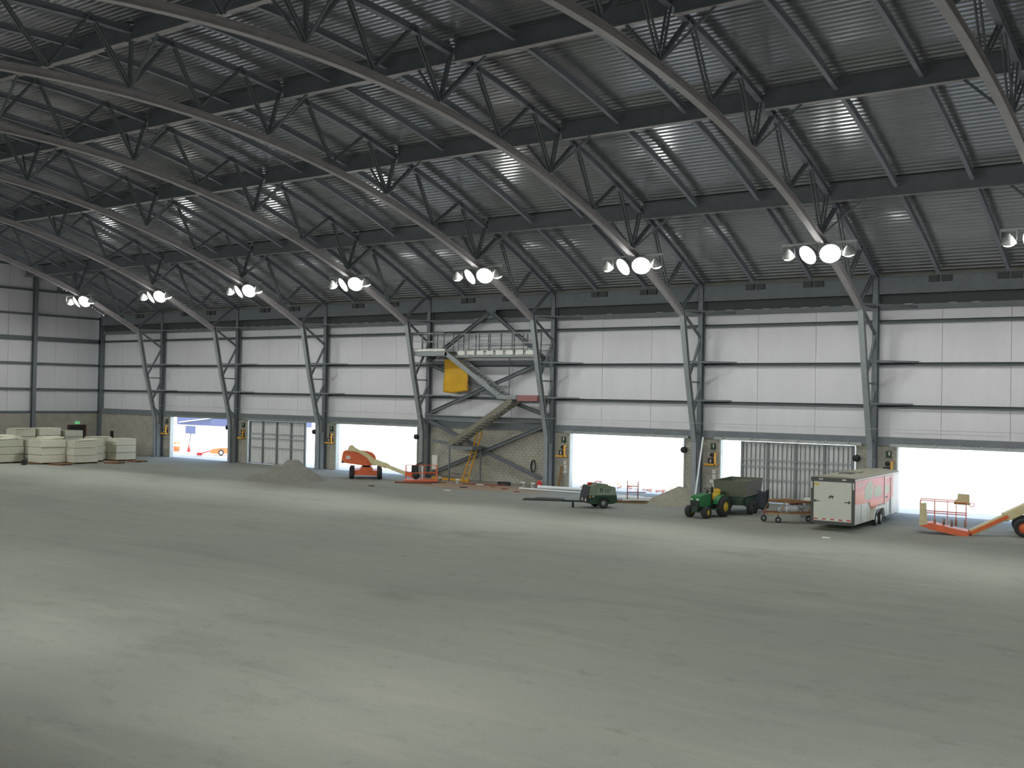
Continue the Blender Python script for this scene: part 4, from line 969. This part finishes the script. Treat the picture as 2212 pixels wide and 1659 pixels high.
bt = thing('yellow_beam', (-52.0, -1.2, 0), 0, 'long yellow timber lying along the foot of the stair bay wall', 'timber')
MB().bar((-1.6, .1, .08), (2.2, -.25, .08), .12, .14).build('timber_beam', M_syellow, bt)
bt = thing('leaning_board', (-42.55, -.1, 0), 0, 'brown board leaning on the pier right of the stair bay', 'board')
MB().sweep([(0, -.35, 0), (.0, -.02, 1.5)], [(-.1, -.015), (.1, -.015), (.1, .015), (-.1, .015)], (1, 0, 0)).build('board_plank', M_wood, bt)
ph = thing('floor_stick', (-3.0, -39.2, .012), .18, 'thin dark stick lying on the empty floor at the lower right', 'stick')
MB().tube([(-.55, 0, 0), (0, .02, 0), (.55, 0, 0)], .011, 6).build('stick_rod', M_dark, ph)

# ------------------------------------------------------------------ beyond the doors
ob = thing('far_shed', (-117, 25, 0), 0, 'far white shed with blue grey band seen through the leftmost doorway', 'shed')
MB().box(-5, 14, 0, 8, 0, 1.92).build('shed_wall', M_white, ob); MB().box(-2.6, 14, -.1, 8, 1.92, 4.5).build('shed_band', M_blue, ob); MB().bar((-2, -.2, 2.2), (4.5, -.2, 2.9), .16, .12).build('shed_brace', M_white, ob)  # band is a plain blue grey box above the white wall
MB().box(-.8, 1.1, -.12, -.0, .8, 1.75).build('shed_window', M_blue, ob)
oc = thing('orange_loader', (-86.4, 5.4, 0), face(-86, 5), 'orange loader standing in the sun beyond the leftmost doorway', 'loader')
MB().prism([(-1.6, .35), (-1.2, .85), (.2, 1.0), (2.6, .95), (2.9, .4), (2.4, .25), (-.8, .25)], 'y', -.6, .6).build('loader_body', M_orange, oc, bevel=.05)
for x in (.1, 2.1):
    for y in (-.62, .62): wheel('wheel', oc, (x, y, .42), .42, .3, 'wheel_hub', M_white, 'y')
MB().bar((-1.4, 0, .6), (-2.9, 0, .25), .14, .14).build('loader_arm', M_red, oc); MB().box(-3.4, -2.6, -.6, .6, .05, .35).build('loader_bucket', M_red, oc)
oc.scale = (.65, .65, .75)
oc = thing('orange_barrel', (-95.3, 6.9, 0), 0, 'small orange barrel far out beyond the leftmost doorway', 'barrel')
MB().lathe([(0, 0), (.3, 0), (.34, .5), (.28, .95), (0, .95)], None, 14).build('barrel_body', M_orange, oc); MB().lathe([(.335, .5), (.345, .5), (.315, .72), (.30, .72)], None, 14).build('barrel_band', M_white, oc)
oc = thing('red_marker', (-93.7, 7.2, 0), 0, 'red marker post with pole beyond the leftmost doorway', 'marker')
MB().lathe([(0, 0), (.2, 0), (.06, .7), (0, .7)], None, 10).build('marker_cone', M_red, oc); MB().bar((.0, 0, .6), (.3, 0, 1.9), .05, .05).build('marker_pole', M_dark, oc)
rb = MB(); rnd = random.Random(5)
for k in range(120):
    x = rnd.uniform(-43, -33); y = rnd.uniform(1.2, 6.5); s = rnd.uniform(.03, .12); M = Matrix.Translation((x, y, s * .3)) @ Matrix.Rotation(rnd.uniform(0, 6), 4, 'Z') @ Matrix.Diagonal((s * rnd.uniform(.7, 1.6), s, s * .8, 1))
    vs = [M @ Vector(p) for p in ((-1, -.8, -.5), (1, -.6, -.5), (.9, .9, -.5), (-.8, .9, -.5), (-.6, -.5, .5), (.7, -.4, .6), (.5, .6, .4), (-.5, .5, .6))]
    rb.add(vs, [(0, 3, 2, 1), (4, 5, 6, 7), (0, 1, 5, 4), (1, 2, 6, 5), (2, 3, 7, 6), (3, 0, 4, 7)])
tag(rb.build('rubble', mat('pale reddish rubble', (196, 140, 122), .9)), 'reddish rubble strewn outside the doorway right of the stair', 'rubble', kind='stuff')
